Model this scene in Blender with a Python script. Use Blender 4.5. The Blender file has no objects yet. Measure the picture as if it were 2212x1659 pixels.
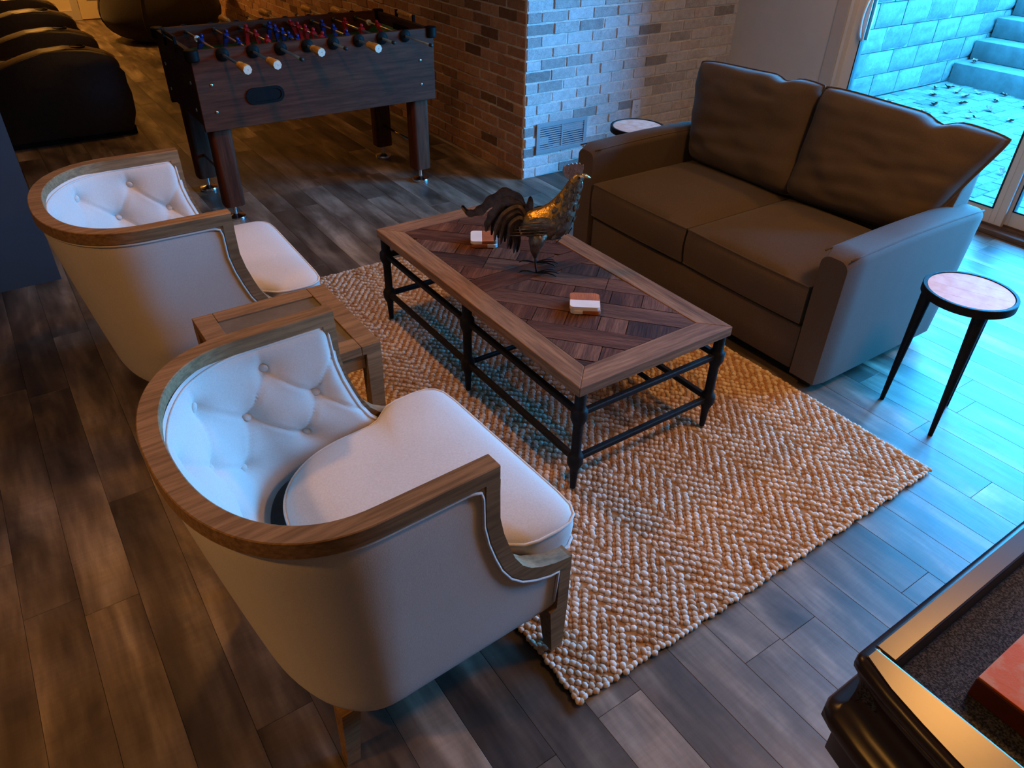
import bpy, bmesh, math, random
from math import pi, sin, cos, sqrt, radians as R
from mathutils import Vector, Matrix, noise as mnoise

random.seed(11)
scene = bpy.context.scene
COL = scene.collection

# ------------------------------------------------------------------ camera
F_PX, PITCH, ROLL, YAW = 1594.87, 0.615912, 0.0245971, 0.614746
cam_d = bpy.data.cameras.new('camera'); cam = bpy.data.objects.new('camera', cam_d); COL.objects.link(cam)
cam_d.sensor_fit = 'HORIZONTAL'; cam_d.sensor_width = 36.0
cam_d.lens = F_PX / 2212.0 * 36.0
cam_d.clip_start = 0.02; cam_d.clip_end = 200
fh = Vector((sin(YAW), cos(YAW), 0)); rt = Vector((cos(YAW), -sin(YAW), 0)); up = Vector((0, 0, 1))
fw = fh * cos(PITCH) - up * sin(PITCH); uu = fh * sin(PITCH) + up * cos(PITCH)
r2 = rt * cos(ROLL) + uu * sin(ROLL); u2 = -rt * sin(ROLL) + uu * cos(ROLL)
m = Matrix.Identity(4)
for i in range(3):
    m[i][0] = r2[i]; m[i][1] = u2[i]; m[i][2] = -fw[i]
m[0][3], m[1][3], m[2][3] = 0.0, 0.0, 1.75
cam.matrix_world = m
scene.camera = cam

# ------------------------------------------------------------------ world, daylight, exposure
SKY_COL, SKY_STR = (0.04, 0.42, 1.0), 56.0
world = bpy.data.worlds.new('overcast_sky'); scene.world = world; world.use_nodes = True
bg = world.node_tree.nodes['Background']
bg.inputs[0].default_value = (*SKY_COL, 1); bg.inputs[1].default_value = SKY_STR
WARM = (1.0, 0.44, 0.085)
# portal: only guides sampling of the sky through the glass doors, gives no light of its own
pd = bpy.data.lights.new('door_portal', 'AREA'); pd.shape = 'RECTANGLE'; pd.size = 3.4; pd.size_y = 2.1
pd.cycles.is_portal = True
po = bpy.data.objects.new('door_portal', pd); COL.objects.link(po)
po.location = (4.83, 1.40, 1.05); po.rotation_euler = (0, R(90), 0)
po.rotation_euler = Matrix(((0, 0, 1), (1, 0, 0), (0, 1, 0))).to_euler()   # local -Z -> -X, local X -> Y, local Y -> Z
vs = scene.view_settings
vs.view_transform = 'Standard'; vs.look = 'None'; vs.exposure = 0.0; vs.gamma = 1.0; vs.use_curve_mapping = False
cy = scene.cycles
cy.use_denoising = True; cy.max_bounces = 8; cy.diffuse_bounces = 5; cy.glossy_bounces = 4
cy.transparent_max_bounces = 12; cy.caustics_reflective = False; cy.caustics_refractive = False
cy.sample_clamp_indirect = 6.0

# ------------------------------------------------------------------ materials
class NT:
    def __init__(self, name):
        self.m = bpy.data.materials.new(name); self.m.use_nodes = True
        self.t = self.m.node_tree; self.b = self.t.nodes['Principled BSDF']
    def n(self, typ, **kw):
        x = self.t.nodes.new(typ)
        for k, v in kw.items(): setattr(x, k, v)
        return x
    def l(self, a, b): self.t.links.new(a, b)
    def val(self, node, **kw):
        for k, v in kw.items(): node.inputs[k.replace('_', ' ')].default_value = v

def vec(N, coord='Object', scale=(1, 1, 1), rot=(0, 0, 0), rnd=False):
    if coord == 'World': src = N.n('ShaderNodeNewGeometry').outputs['Position']
    else: src = N.n('ShaderNodeTexCoord').outputs[coord]
    if rnd:
        oi = N.n('ShaderNodeObjectInfo'); ge = N.n('ShaderNodeNewGeometry')
        ad = N.n('ShaderNodeMath', operation='ADD'); N.l(oi.outputs['Random'], ad.inputs[0]); N.l(ge.outputs['Random Per Island'], ad.inputs[1])
        mu = N.n('ShaderNodeMath', operation='MULTIPLY'); N.l(ad.outputs[0], mu.inputs[0]); mu.inputs[1].default_value = 37.0
        va = N.n('ShaderNodeVectorMath', operation='ADD'); N.l(src, va.inputs[0]); N.l(mu.outputs[0], va.inputs[1]); src = va.outputs[0]
    mp = N.n('ShaderNodeMapping'); N.l(src, mp.inputs[0])
    mp.inputs['Scale'].default_value = scale; mp.inputs['Rotation'].default_value = rot
    return mp.outputs[0]

def noise(N, v, scale, detail=4, rough=.6, dist=0):
    t = N.n('ShaderNodeTexNoise'); N.l(v, t.inputs['Vector'])
    N.val(t, Scale=scale, Detail=detail, Roughness=rough, Distortion=dist)
    return t.outputs['Fac']

def ramp(N, fac, stops):
    r = N.n('ShaderNodeValToRGB'); N.l(fac, r.inputs[0])
    e = r.color_ramp.elements
    while len(e) < len(stops): e.new(0.5)
    for el, (p, c) in zip(e, stops): el.position = p; el.color = (*c, 1)
    return r.outputs[0]

def mixc(N, fac, a, b, mode='MIX'):
    x = N.n('ShaderNodeMix', data_type='RGBA', blend_type=mode)
    for s, v in ((x.inputs[0], fac), (x.inputs[6], a), (x.inputs[7], b)):
        if isinstance(v, (int, float)): s.default_value = v
        elif isinstance(v, tuple): s.default_value = (*v, 1)
        else: N.l(v, s)
    return x.outputs[2]

def bump(N, h, strength=.3, dist=.01):
    b = N.n('ShaderNodeBump'); N.l(h, b.inputs['Height']); N.val(b, Strength=strength, Distance=dist)
    N.l(b.outputs[0], N.b.inputs['Normal'])

def simple(name, c1, c2=None, scale=8, rough=.5, metal=0, bs=0, bstr=.3, bdist=.004, stretch=(1, 1, 1), coord='Object', spec=.5, coat=0, rnd=False, lo=.35, hi=.65):
    N = NT(name); N.val(N.b, Roughness=rough, Metallic=metal); N.b.inputs['Specular IOR Level'].default_value = spec
    if coat: N.b.inputs['Coat Weight'].default_value = coat; N.b.inputs['Coat Roughness'].default_value = .12
    v = vec(N, coord, stretch, rnd=rnd)
    if c2 is None: c2 = tuple(min(1, x * 1.15) for x in c1)
    N.l(ramp(N, noise(N, v, scale), [(lo, c1), (hi, c2)]), N.b.inputs['Base Color'])
    if bs: bump(N, noise(N, v, bs, 3), bstr, bdist)
    return N.m

def fabric(name, c1, c2, weave=900, bstr=.25, rough=.9, spec=.2, sheen=.15):
    N = NT(name); N.val(N.b, Roughness=rough); N.b.inputs['Specular IOR Level'].default_value = spec
    N.b.inputs['Sheen Weight'].default_value = sheen; N.b.inputs['Sheen Roughness'].default_value = .5
    v1 = vec(N, 'Object', (1, 1, .18)); v2 = vec(N, 'Object', (.2, .2, 1))
    a = noise(N, v1, weave, 2); b = noise(N, v2, weave, 2)
    mx = N.n('ShaderNodeMath', operation='ADD'); N.l(a, mx.inputs[0]); N.l(b, mx.inputs[1])
    hf = N.n('ShaderNodeMath', operation='MULTIPLY'); N.l(mx.outputs[0], hf.inputs[0]); hf.inputs[1].default_value = .5
    c = ramp(N, hf.outputs[0], [(.35, c1), (.65, c2)])
    big = noise(N, vec(N), 5, 3)
    c = mixc(N, .12, c, ramp(N, big, [(.3, (.25, .25, .25)), (.7, (.8, .8, .8))]), 'SOFT_LIGHT')
    N.l(c, N.b.inputs['Base Color']); bump(N, hf.outputs[0], bstr, .0015)
    return N.m

def wood(name, dark, light, axis='Y', rough=.5, ring=14, coord='Object', rnd=False, bstr=.25, spec=.4, coat=0, tint=None):
    N = NT(name); N.val(N.b, Roughness=rough); N.b.inputs['Specular IOR Level'].default_value = spec
    if coat: N.b.inputs['Coat Weight'].default_value = coat; N.b.inputs['Coat Roughness'].default_value = .15
    k = {'X': (.08, 1, 1), 'Y': (1, .08, 1), 'Z': (1, 1, .08)}[axis]
    v = vec(N, coord, k, rnd=rnd)
    a = noise(N, v, ring, 6, .65, .6); f = noise(N, v, ring * 9, 3, .6)
    c = ramp(N, a, [(.3, dark), (.7, light)])
    c = mixc(N, .45, c, ramp(N, f, [(.35, (.2, .2, .2)), (.65, (.75, .75, .75))]), 'OVERLAY')
    if tint:
        oi = N.n('ShaderNodeObjectInfo')
        c = mixc(N, 1.0, c, ramp(N, oi.outputs['Random'], tint), 'MULTIPLY')
    N.l(c, N.b.inputs['Base Color']); bump(N, f, bstr, .002)
    return N.m

def floor_mat(name):
    N = NT(name); N.b.inputs['Specular IOR Level'].default_value = .5
    v = vec(N, 'World', (1, .16, 1), rnd=True)
    wide = noise(N, v, 7.5, 3, .55, .4); fine = noise(N, vec(N, 'World', (1, .1, 1), rnd=True), 70, 4, .65)
    saw = noise(N, vec(N, 'World', (.12, 1, 1), rnd=True), 110, 2, .5)
    cloud = noise(N, vec(N, 'World', (1, .42, 1), rnd=True), 5.0, 4, .6, .5)
    c = ramp(N, wide, [(.28, (.052, .037, .026)), (.5, (.145, .111, .083)), (.72, (.36, .295, .23))])
    c = mixc(N, .85, c, ramp(N, cloud, [(.32, (.16, .15, .145)), (.52, (.5, .49, .48)), (.7, (.80, .79, .77))]), 'OVERLAY')
    c = mixc(N, .28, c, ramp(N, fine, [(.3, (.2, .2, .2)), (.7, (.75, .75, .75))]), 'OVERLAY')
    c = mixc(N, .09, c, ramp(N, saw, [(.35, (.2, .2, .2)), (.65, (.8, .8, .8))]), 'OVERLAY')
    oi = N.n('ShaderNodeObjectInfo'); ge = N.n('ShaderNodeNewGeometry')
    ad = N.n('ShaderNodeMath', operation='ADD'); N.l(oi.outputs['Random'], ad.inputs[0]); N.l(ge.outputs['Random Per Island'], ad.inputs[1])
    fr = N.n('ShaderNodeMath', operation='FRACT'); N.l(ad.outputs[0], fr.inputs[0])
    c = mixc(N, 1.0, c, ramp(N, fr.outputs[0], [(0, (.55, .53, .51)), (.5, (.86, .84, .82)), (1, (1.15, 1.13, 1.1))]), 'MULTIPLY')
    N.l(c, N.b.inputs['Base Color'])
    rr = N.n('ShaderNodeMapRange'); N.l(fine, rr.inputs[0]); rr.inputs[3].default_value = .34; rr.inputs[4].default_value = .56
    N.l(rr.outputs[0], N.b.inputs['Roughness'])
    bump(N, fine, .22, .0015)
    return N.m

def brick_mat(name, stops):
    N = NT(name); N.val(N.b, Roughness=.9); N.b.inputs['Specular IOR Level'].default_value = .2
    oi = N.n('ShaderNodeObjectInfo'); ge = N.n('ShaderNodeNewGeometry')
    ad = N.n('ShaderNodeMath', operation='ADD'); N.l(oi.outputs['Random'], ad.inputs[0]); N.l(ge.outputs['Random Per Island'], ad.inputs[1])
    fr = N.n('ShaderNodeMath', operation='FRACT'); N.l(ad.outputs[0], fr.inputs[0])
    c = ramp(N, fr.outputs[0], stops)
    v = vec(N, 'World', rnd=True)
    n1 = noise(N, v, 26, 5, .7); n2 = noise(N, v, 160, 3, .7)
    c = mixc(N, .55, c, ramp(N, n1, [(.3, (.32, .32, .32)), (.7, (.72, .72, .72))]), 'OVERLAY')
    c = mixc(N, .4, c, ramp(N, n2, [(.35, (.3, .3, .3)), (.65, (.72, .72, .72))]), 'OVERLAY')
    N.l(c, N.b.inputs['Base Color']); bump(N, n2, .6, .004)
    return N.m

def glass_mat(name):
    N = NT(name); t = N.t
    tr = N.n('ShaderNodeBsdfTransparent'); tr.inputs[0].default_value = (.96, .98, .98, 1)
    gl = N.n('ShaderNodeBsdfGlossy'); gl.inputs['Roughness'].default_value = .02
    fz = N.n('ShaderNodeFresnel'); fz.inputs[0].default_value = 1.3
    mx = N.n('ShaderNodeMixShader'); N.l(fz.outputs[0], mx.inputs[0]); N.l(tr.outputs[0], mx.inputs[1]); N.l(gl.outputs[0], mx.inputs[2])
    N.l(mx.outputs[0], t.nodes['Material Output'].inputs['Surface'])
    return N.m

def emit_mat(name, col, s):
    N = NT(name); N.b.inputs['Emission Color'].default_value = (*col, 1); N.b.inputs['Emission Strength'].default_value = s
    return N.m

def knot_mat(name):
    N = NT(name); N.val(N.b, Roughness=.95); N.b.inputs['Specular IOR Level'].default_value = .1
    ge = N.n('ShaderNodeNewGeometry')
    c = ramp(N, ge.outputs['Random Per Island'], [(0, (.44, .24, .13)), (.12, (.58, .40, .27)), (.4, (.66, .52, .41)), (.75, (.72, .60, .50)), (1, (.80, .71, .62))])
    f = noise(N, vec(N, 'Object'), 420, 3, .7)
    c = mixc(N, .5, c, ramp(N, f, [(.3, (.25, .22, .2)), (.7, (.75, .75, .75))]), 'OVERLAY')
    N.l(c, N.b.inputs['Base Color']); bump(N, f, .6, .003)
    return N.m

MT = {}
MT['floor'] = floor_mat('weathered_floor_plank')
MT['subfloor'] = simple('dark_subfloor', (.07, .06, .05), (.09, .075, .065), rough=.8)
BR = [(0, (.25, .235, .23)), (.08, (.38, .355, .345)), (.25, (.50, .475, .465)), (.55, (.57, .56, .56)), (.8, (.62, .61, .62)), (1, (.55, .48, .455))]
MT['brick'] = brick_mat('whitewashed_brick', BR)  # whitewashed, and paler than the side wall to stand in for daylight
MT['brick_side'] = brick_mat('warm_tinted_brick', [(0, (.15, .08, .05)), (.15, (.30, .165, .10)), (.5, (.43, .24, .145)), (.8, (.50, .30, .19)), (1, (.38, .18, .10))])  # same brick as the front, warm lamplight put into its redder colour
MT['mortar'] = simple('pale_mortar', (.66, .61, .56), (.80, .75, .70), 30, .95, bs=90, bstr=.9, bdist=.008, coord='World', spec=.1)
MT['wall'] = simple('greige_paint', (.60, .585, .575), (.64, .625, .615), 3, .75, bs=240, bstr=.12, bdist=.002, coord='World', spec=.25)
MT['wall_brown'] = simple('bounce_damping_umber', (.20, .13, .075), (.22, .145, .085), 3, .85, coord='World', spec=.1)  # unseen walls, dark and warm so they bounce less blue light
MT['wall_dark'] = simple('slate_paint', (.045, .047, .055), (.052, .054, .063), 3, .7, bs=240, bstr=.1, bdist=.002, coord='World', spec=.3)
MT['wall_back'] = simple('cream_paint', (.66, .57, .40), (.7, .6, .43), 3, .8, coord='World', spec=.2)
MT['ceiling'] = simple('bounce_damping_ceiling', (.46, .36, .25), (.5, .39, .275), 3, .9, coord='World', spec=.1)  # darkened and warmed to keep blue bounce off upward faces
MT['white'] = simple('white_vinyl', (.72, .70, .67), (.76, .74, .71), 4, .35)
MT['trim'] = simple('pale_trim_paint', (.50, .46, .43), (.54, .5, .465), 4, .5)
MT['sill'] = wood('brown_sill_wood', (.09, .06, .045), (.17, .12, .09), 'Y', .5)
MT['glass'] = glass_mat('clear_door_glass')
MT['black'] = simple('black_plastic', (.006, .0055, .005), (.009, .008, .008), 5, .55, spec=.1)
MT['rubber'] = simple('black_rubber', (.01, .01, .01), None, 5, .6)
MT['chrome'] = simple('chrome', (.75, .75, .76), (.82, .82, .83), 5, .18, metal=1)
MT['steel'] = simple('brushed_steel', (.55, .54, .52), (.66, .65, .63), 12, .3, metal=1)
MT['vent'] = simple('painted_vent_steel', (.25, .27, .29), (.28, .30, .32), 4, .45)
MT['outlet'] = simple('pale_outlet_plastic', (.62, .61, .6), (.66, .65, .64), 4, .4)
MT['linen'] = fabric('ivory_linen', (.53, .49, .45), (.64, .60, .56))
MT['sofa'] = fabric('brown_sofa_weave', (.07, .05, .036), (.10, .074, .054), 700, .3, rough=.8, spec=.25, sheen=.1)
MT['sofa_pipe'] = fabric('brown_sofa_piping', (.065, .048, .036), (.09, .068, .052), 700)
MT['chair_wood'] = wood('grey_brown_oak', (.205, .118, .057), (.30, .18, .092), 'X', .6, 12, spec=.15)
MT['end_wood'] = wood('warm_oak', (.16, .09, .045), (.27, .16, .08), 'X', .55, 12, spec=.25)
MT['end_inset'] = simple('grey_slate_inset', (.09, .075, .062), (.125, .105, .088), 14, .55, bs=60, bstr=.2)
MT['ct_frame'] = wood('reclaimed_frame_wood', (.13, .064, .033), (.34, .19, .10), 'Y', .75, 10, bstr=.6, spec=.15)  # long planks lightened, standing in for light from the left
MT['ct_frame_x'] = wood('reclaimed_end_wood', (.11, .052, .03), (.29, .16, .09), 'X', .75, 10, bstr=.6, spec=.15)
TINT = [(0, (.45, .40, .40)), (.25, (.85, .68, .6)), (.5, (1.1, .85, .7)), (.75, (.95, .95, .98)), (1, (1.6, 1.45, 1.35))]
MT['iron'] = simple('blackened_iron', (.005, .0045, .005), (.010, .009, .009), 40, .6, metal=0, spec=.2, bs=120, bstr=.3)
MT['fb_wood'] = wood('dark_walnut_laminate', (.05, .014, .008), (.135, .04, .018), 'X', .6, 9, spec=.15)
MT['fb_leg'] = wood('dark_walnut_leg', (.05, .014, .008), (.135, .04, .018), 'Z', .6, 9, spec=.15)
MT['fb_end'] = wood('dark_walnut_end', (.035, .016, .011), (.08, .04, .028), 'Y', .6, 9, spec=.15)
MT['fb_field'] = simple('green_playfield', (.015, .14, .05), (.02, .18, .065), 20, .4)
MT['handle_wood'] = wood('honey_handle_wood', (.62, .29, .06), (.80, .44, .12), 'Y', .4, 30)
MT['handle_cap'] = simple('pale_handle_end', (.62, .55, .42), (.72, .65, .52), 60, .5)
MT['red'] = simple('glossy_red_plastic', (.45, .012, .018), (.52, .018, .022), 5, .25)
MT['blue'] = simple('glossy_blue_plastic', (.012, .025, .16), (.015, .035, .2), 5, .25)
MT['bumper'] = simple('white_bumper', (.7, .66, .58), None, 5, .5)
MT['leather'] = simple('dark_brown_leather', (.022, .014, .011), (.034, .021, .016), 30, .42, bs=140, bstr=.35, bdist=.003)
MT['leather_lt'] = simple('lighter_leather_top', (.07, .042, .026), (.10, .06, .036), 30, .4, bs=140, bstr=.3, bdist=.003)  # lighter leather for the tops of the arms
MT['bean'] = fabric('dark_bean_bag', (.018, .012, .010), (.03, .021, .017), 300)
MT['game_wood'] = simple('espresso_lacquer', (.016, .007, .003), (.026, .012, .006), 12, .30, spec=.6, stretch=(1, .15, 1))
MT['felt'] = simple('charcoal_felt', (.03, .031, .036), (.12, .12, .13), 260, .95, bs=420, bstr=.9, bdist=.004, lo=.42, hi=.62, spec=.1)
MT['slab'] = simple('orange_marbled_top', (.62, .12, .004), (.60, .21, .08), 34, .6, spec=.15, lo=.48, hi=.60, bs=60, bstr=.15)
MT['slab_side'] = simple('dark_red_edge', (.10, .02, .012), (.13, .028, .016), 10, .5)
MT['marble'] = simple('white_marble', (.72, .70, .68), (.78, .76, .74), 18, .3)
MT['coaster_wood'] = wood('acacia_coaster', (.30, .085, .03), (.45, .15, .055), 'X', .4, 30)
MT['alabaster'] = simple('blush_alabaster', (.70, .30, .20), (.78, .42, .32), 22, .6, spec=.12, bs=30, bstr=.05)
MT['rug_base'] = simple('jute_backing', (.30, .17, .08), (.40, .24, .13), 60, .95, spec=.1)
MT['knot'] = knot_mat('jute_knots')
MT['knot_fill'] = simple('jute_underweave', (.36, .18, .09), (.55, .34, .21), 90, .95, bs=300, bstr=.6, spec=.1)
MT['rooster_body'] = simple('hammered_metal', (.12, .10, .085), (.30, .24, .16), 30, .38, metal=.8, bs=70, bstr=.7, bdist=.006)
MT['rooster_highlight'] = simple('gold_highlight_metal', (.34, .21, .06), (.50, .33, .11), 30, .36, metal=.85, bs=70, bstr=.7, bdist=.006)  # metal for the back, with the warm highlight painted in
MT['rooster_tail'] = simple('rusty_dark_metal', (.06, .046, .04), (.14, .10, .08), 40, .42, metal=.7, bs=120, bstr=.6, bdist=.003)
MT['rooster_comb'] = simple('copper_comb', (.34, .2, .15), (.5, .34, .28), 40, .35, metal=.8, bs=100, bstr=.5)
MT['beak'] = simple('brass_beak', (.62, .48, .25), None, 10, .3, metal=.7)
# outdoors: concrete darkened in colour to offset the overbright sky
MT['block'] = brick_mat('split_face_block', [(0, (.06, .06, .054)), (.5, (.085, .083, .075)), (1, (.115, .112, .10))])
MT['block_joint'] = simple('block_backing', (.03, .028, .026), None, 8, .95, coord='World')
MT['paver'] = brick_mat('grey_paver', [(0, (.048, .046, .04)), (.5, (.068, .066, .058)), (1, (.09, .086, .076))])
MT['paver_joint'] = simple('paver_sand', (.03, .026, .022), (.045, .04, .034), 40, .95, coord='World')
MT['step'] = simple('step_concrete', (.07, .068, .063), (.095, .093, .087), 9, .9, bs=120, bstr=.4, coord='World', spec=.15)
MT['ext'] = simple('exterior_siding', (.12, .11, .1), None, 6, .9, coord='World')
MT['leaf'] = simple('dry_leaf', (.10, .035, .02), (.17, .075, .05), 30, .7, rnd=True)
MT['drum_glow'] = emit_mat('drum_diffuser', (1.0, .50, .13), 9.0)
MT['lamp_glow'] = emit_mat('lamp_diffuser', (1.0, .62, .28), 4.0)

# ------------------------------------------------------------------ geometry helpers
class B:
    def __init__(s): s.bm = bmesh.new(); s.mi = 0; s.mats = []
    def mat(s, m):
        if m not in s.mats: s.mats.append(m)
        s.mi = s.mats.index(m); return s
    def _f(s, vs):
        try:
            f = s.bm.faces.new(vs); f.material_index = s.mi; return f
        except ValueError: return None
    def box(s, x0, x1, y0, y1, z0, z1, bev=0, seg=2, M=None):
        co = [(x, y, z) for z in (z0, z1) for y in (y0, y1) for x in (x0, x1)]
        v = [s.bm.verts.new(Vector(c)) for c in co]
        fs = [s._f([v[i] for i in q]) for q in ((0, 2, 3, 1), (4, 5, 7, 6), (0, 1, 5, 4), (1, 3, 7, 5), (3, 2, 6, 7), (2, 0, 4, 6))]
        allv = list(v)
        if bev:
            es = list({e for f in fs for e in f.edges})
            r = bmesh.ops.bevel(s.bm, geom=es, offset=bev, segments=seg, profile=.5, affect='EDGES')
            allv = list({x for f in r['faces'] for x in f.verts} | {x for x in v if x.is_valid})
            for f in r['faces']: f.material_index = s.mi
        if M is not None:
            for x in allv: x.co = M @ x.co
        return s
    def prism(s, poly, z0, z1, bev=0, M=None, axis='Z'):
        def P(a, b, c):
            p = {'Z': (a, b, c), 'Y': (a, c, b), 'X': (c, a, b)}[axis]
            p = Vector(p); return M @ p if M is not None else p
        lo = [s.bm.verts.new(P(a, b, z0)) for a, b in poly]; hi = [s.bm.verts.new(P(a, b, z1)) for a, b in poly]
        n = len(poly); fs = [s._f(lo[::-1]), s._f(hi)]
        for i in range(n): fs.append(s._f([lo[i], lo[(i + 1) % n], hi[(i + 1) % n], hi[i]]))
        if bev:
            es = list({e for f in fs if f for e in f.edges})
            r = bmesh.ops.bevel(s.bm, geom=es, offset=bev, segments=2, profile=.5, affect='EDGES')
            for f in r['faces']: f.material_index = s.mi
        return s
    def loft(s, rings, closed=True, cap=True):
        V = [[s.bm.verts.new(Vector(p)) for p in r] for r in rings]
        n = len(rings[0])
        for a, b in zip(V, V[1:]):
            for i in range(n if closed else n - 1):
                j = (i + 1) % n
                s._f([a[i], a[j], b[j], b[i]])
        if cap and closed: s._f(V[0][::-1]); s._f(V[-1])
        return V
    def tube(s, path, rad, n=8, cap=True, flat=None):
        path = [Vector(p) for p in path]; rings = []
        prev = None
        for i, p in enumerate(path):
            t = (path[min(i + 1, len(path) - 1)] - path[max(i - 1, 0)]).normalized()
            if prev is None:
                a = Vector((0, 0, 1)) if abs(t.z) < .9 else Vector((1, 0, 0))
                u = t.cross(a).normalized()
            else: u = (prev - t * prev.dot(t)).normalized()
            prev = u; w = t.cross(u)
            r = rad[i] if isinstance(rad, (list, tuple)) else rad
            rings.append([p + (u * cos(2 * pi * k / n) + w * sin(2 * pi * k / n) * (flat or 1)) * r for k in range(n)])
        s.loft(rings, True, cap); return s
    def lathe(s, prof, c=(0, 0, 0), n=24, axis='Z', M=None):
        rings = []
        for r, h in prof:
            ring = []
            for k in range(n):
                a = 2 * pi * k / n
                p = {'Z': (r * cos(a), r * sin(a), h), 'Y': (r * cos(a), h, -r * sin(a)), 'X': (h, r * cos(a), r * sin(a))}[axis]
                p = Vector(p) + Vector(c); ring.append(M @ p if M is not None else p)
            rings.append(ring)
        s.loft(rings); return s
    def ball(s, c, r, nu=10, nv=6, M=None):
        if isinstance(r, (int, float)): r = (r, r, r)
        prof = [(sin(pi * i / nv), -cos(pi * i / nv)) for i in range(nv + 1)]
        rings = []
        for q, h in prof:
            q = max(q, .02); ring = []
            for k in range(nu):
                p = Vector((q * cos(2 * pi * k / nu) * r[0], q * sin(2 * pi * k / nu) * r[1], h * r[2]))
                p = (M @ p if M is not None else p) + Vector(c); ring.append(p)
            rings.append(ring)
        s.loft(rings); return s
    def grid(s, fn, nu, nv, wrapu=False):
        V = [[s.bm.verts.new(Vector(fn(i / (nu if wrapu else nu - 1), j / (nv - 1)))) for i in range(nu)] for j in range(nv)]
        for j in range(nv - 1):
            for i in range(nu if wrapu else nu - 1):
                k = (i + 1) % nu
                s._f([V[j][i], V[j][k], V[j + 1][k], V[j + 1][i]])
        return V
    def mesh(s, name, m, smooth=False, auto=None, normals=True):
        if normals: bmesh.ops.recalc_face_normals(s.bm, faces=s.bm.faces[:])
        me = bpy.data.meshes.new(name); s.bm.to_mesh(me); s.bm.free()
        for q in (s.mats or [m]): me.materials.append(q)
        if smooth or auto:
            for p in me.polygons: p.use_smooth = True
            if auto: me.set_sharp_from_angle(angle=R(auto))
        return me
    def build(s, name, m, parent=None, smooth=False, auto=None, loc=None, rz=0, sub=0, normals=True):
        o = bpy.data.objects.new(name, s.mesh(name, m, smooth, auto, normals)); COL.objects.link(o)
        if parent is not None: o.parent = parent
        if loc is not None: o.location = loc
        if rz: o.rotation_euler.z = rz
        if sub:
            md = o.modifiers.new('subdivision', 'SUBSURF'); md.levels = sub; md.render_levels = sub
        return o

def tag(o, label=None, cat=None, group=None, kind=None):
    if label: o['label'] = label
    if cat: o['category'] = cat
    if group: o['group'] = group
    if kind: o['kind'] = kind
    return o

def thing(name, label, cat, loc=(0, 0, 0), rz=0, group=None, kind=None):
    o = bpy.data.objects.new(name, None); COL.objects.link(o); o.empty_display_size = .1
    o.location = loc; o.rotation_euler = (0, 0, rz)
    return tag(o, label, cat, group, kind)

def inst(me, name, parent=None, loc=(0, 0, 0), rot=(0, 0, 0), scale=None):
    o = bpy.data.objects.new(name, me); COL.objects.link(o); o.parent = parent
    o.location = loc; o.rotation_euler = rot
    if scale: o.scale = scale
    return o

def copy_tree(o, parent=None):
    c = o.copy(); COL.objects.link(c); c.parent = parent
    for ch in list(o.children): copy_tree(ch, c)
    return c

def clip_poly(poly, rect):
    x0, x1, y0, y1 = rect
    def cut(p, ins, isec):
        out = []
        for i in range(len(p)):
            a, b = p[i], p[(i + 1) % len(p)]
            if ins(a):
                out.append(a)
                if not ins(b): out.append(isec(a, b))
            elif ins(b): out.append(isec(a, b))
        return out
    def ix(X): return lambda a, b: (X, a[1] + (b[1] - a[1]) * (X - a[0]) / (b[0] - a[0]))
    def iy(Y): return lambda a, b: (a[0] + (b[0] - a[0]) * (Y - a[1]) / (b[1] - a[1]), Y)
    for ins, f in ((lambda p: p[0] >= x0, ix(x0)), (lambda p: p[0] <= x1, ix(x1)), (lambda p: p[1] >= y0, iy(y0)), (lambda p: p[1] <= y1, iy(y1))):
        if len(poly) < 3: return []
        poly = cut(poly, ins, f)
    return poly

def rounded_rect(x0, x1, y0, y1, r, n=5):
    pts = []
    for cx, cyy, a0 in ((x1 - r, y1 - r, 0), (x0 + r, y1 - r, 90), (x0 + r, y0 + r, 180), (x1 - r, y0 + r, 270)):
        for k in range(n + 1):
            a = R(a0 + 90 * k / n); pts.append((cx + r * cos(a), cyy + r * sin(a)))
    return pts

# ------------------------------------------------------------------ room shell
XD, YB, XB = 4.70, 3.955, 2.835           # door wall, brick front face, brick side face
CEIL, YBACK = 2.45, 11.55

def floor():
    fl = B().box(-2.8, XD + .02, -2.8, YBACK, -.12, -.008).build('floor', MT['subfloor'])
    tag(fl, 'weathered grey-brown wood plank floor', None, kind='structure')
    W, L, g = .1435, 1.22, .0004
    cache = {}
    def pm(ln, wd):
        k = (round(ln, 3), round(wd, 3))
        if k not in cache:
            cache[k] = B().box(-wd / 2 + g, wd / 2 - g, g, ln - g, -.010, 0, .0007, 1).mesh('plank', MT['floor'])
        return cache[k]
    rng = random.Random(5); near, far = [], []
    x = -2.8; row = 0
    while x < XD:
        wd = min(W, XD - x); y = -2.8 - rng.random() * L
        while y < YBACK:
            a, b = max(y, -2.8), min(y + L, YBACK)
            # wood stops where the brick block stands
            if b - a > .03 and not (x > XB + .05 and a > YB + .15):
                cxp, cyp = x + wd / 2, (a + b) / 2
                dist = math.hypot(cxp, cyp); fwd = cxp * fh.x + cyp * fh.y; side = abs(cxp * rt.x + cyp * rt.y)
                (near if fwd > .1 and side < fwd * .95 + .9 else far).append((dist, x, a, b - a, wd))
            y += L
        x += W; row += 1
    near.sort()
    sep, rest = near[:296], near[296:] + far
    for d, x, y, ln, wd in sep: inst(pm(ln, wd), 'plank', fl, (x + wd / 2, y, 0))
    b = B()
    for d, x, y, ln, wd in rest: b.box(x + g, x + wd - g, y + g, y + ln - g, -.010, 0)
    tag(b.build('plank_field', MT['floor'], fl), kind='stuff')
floor()

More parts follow.
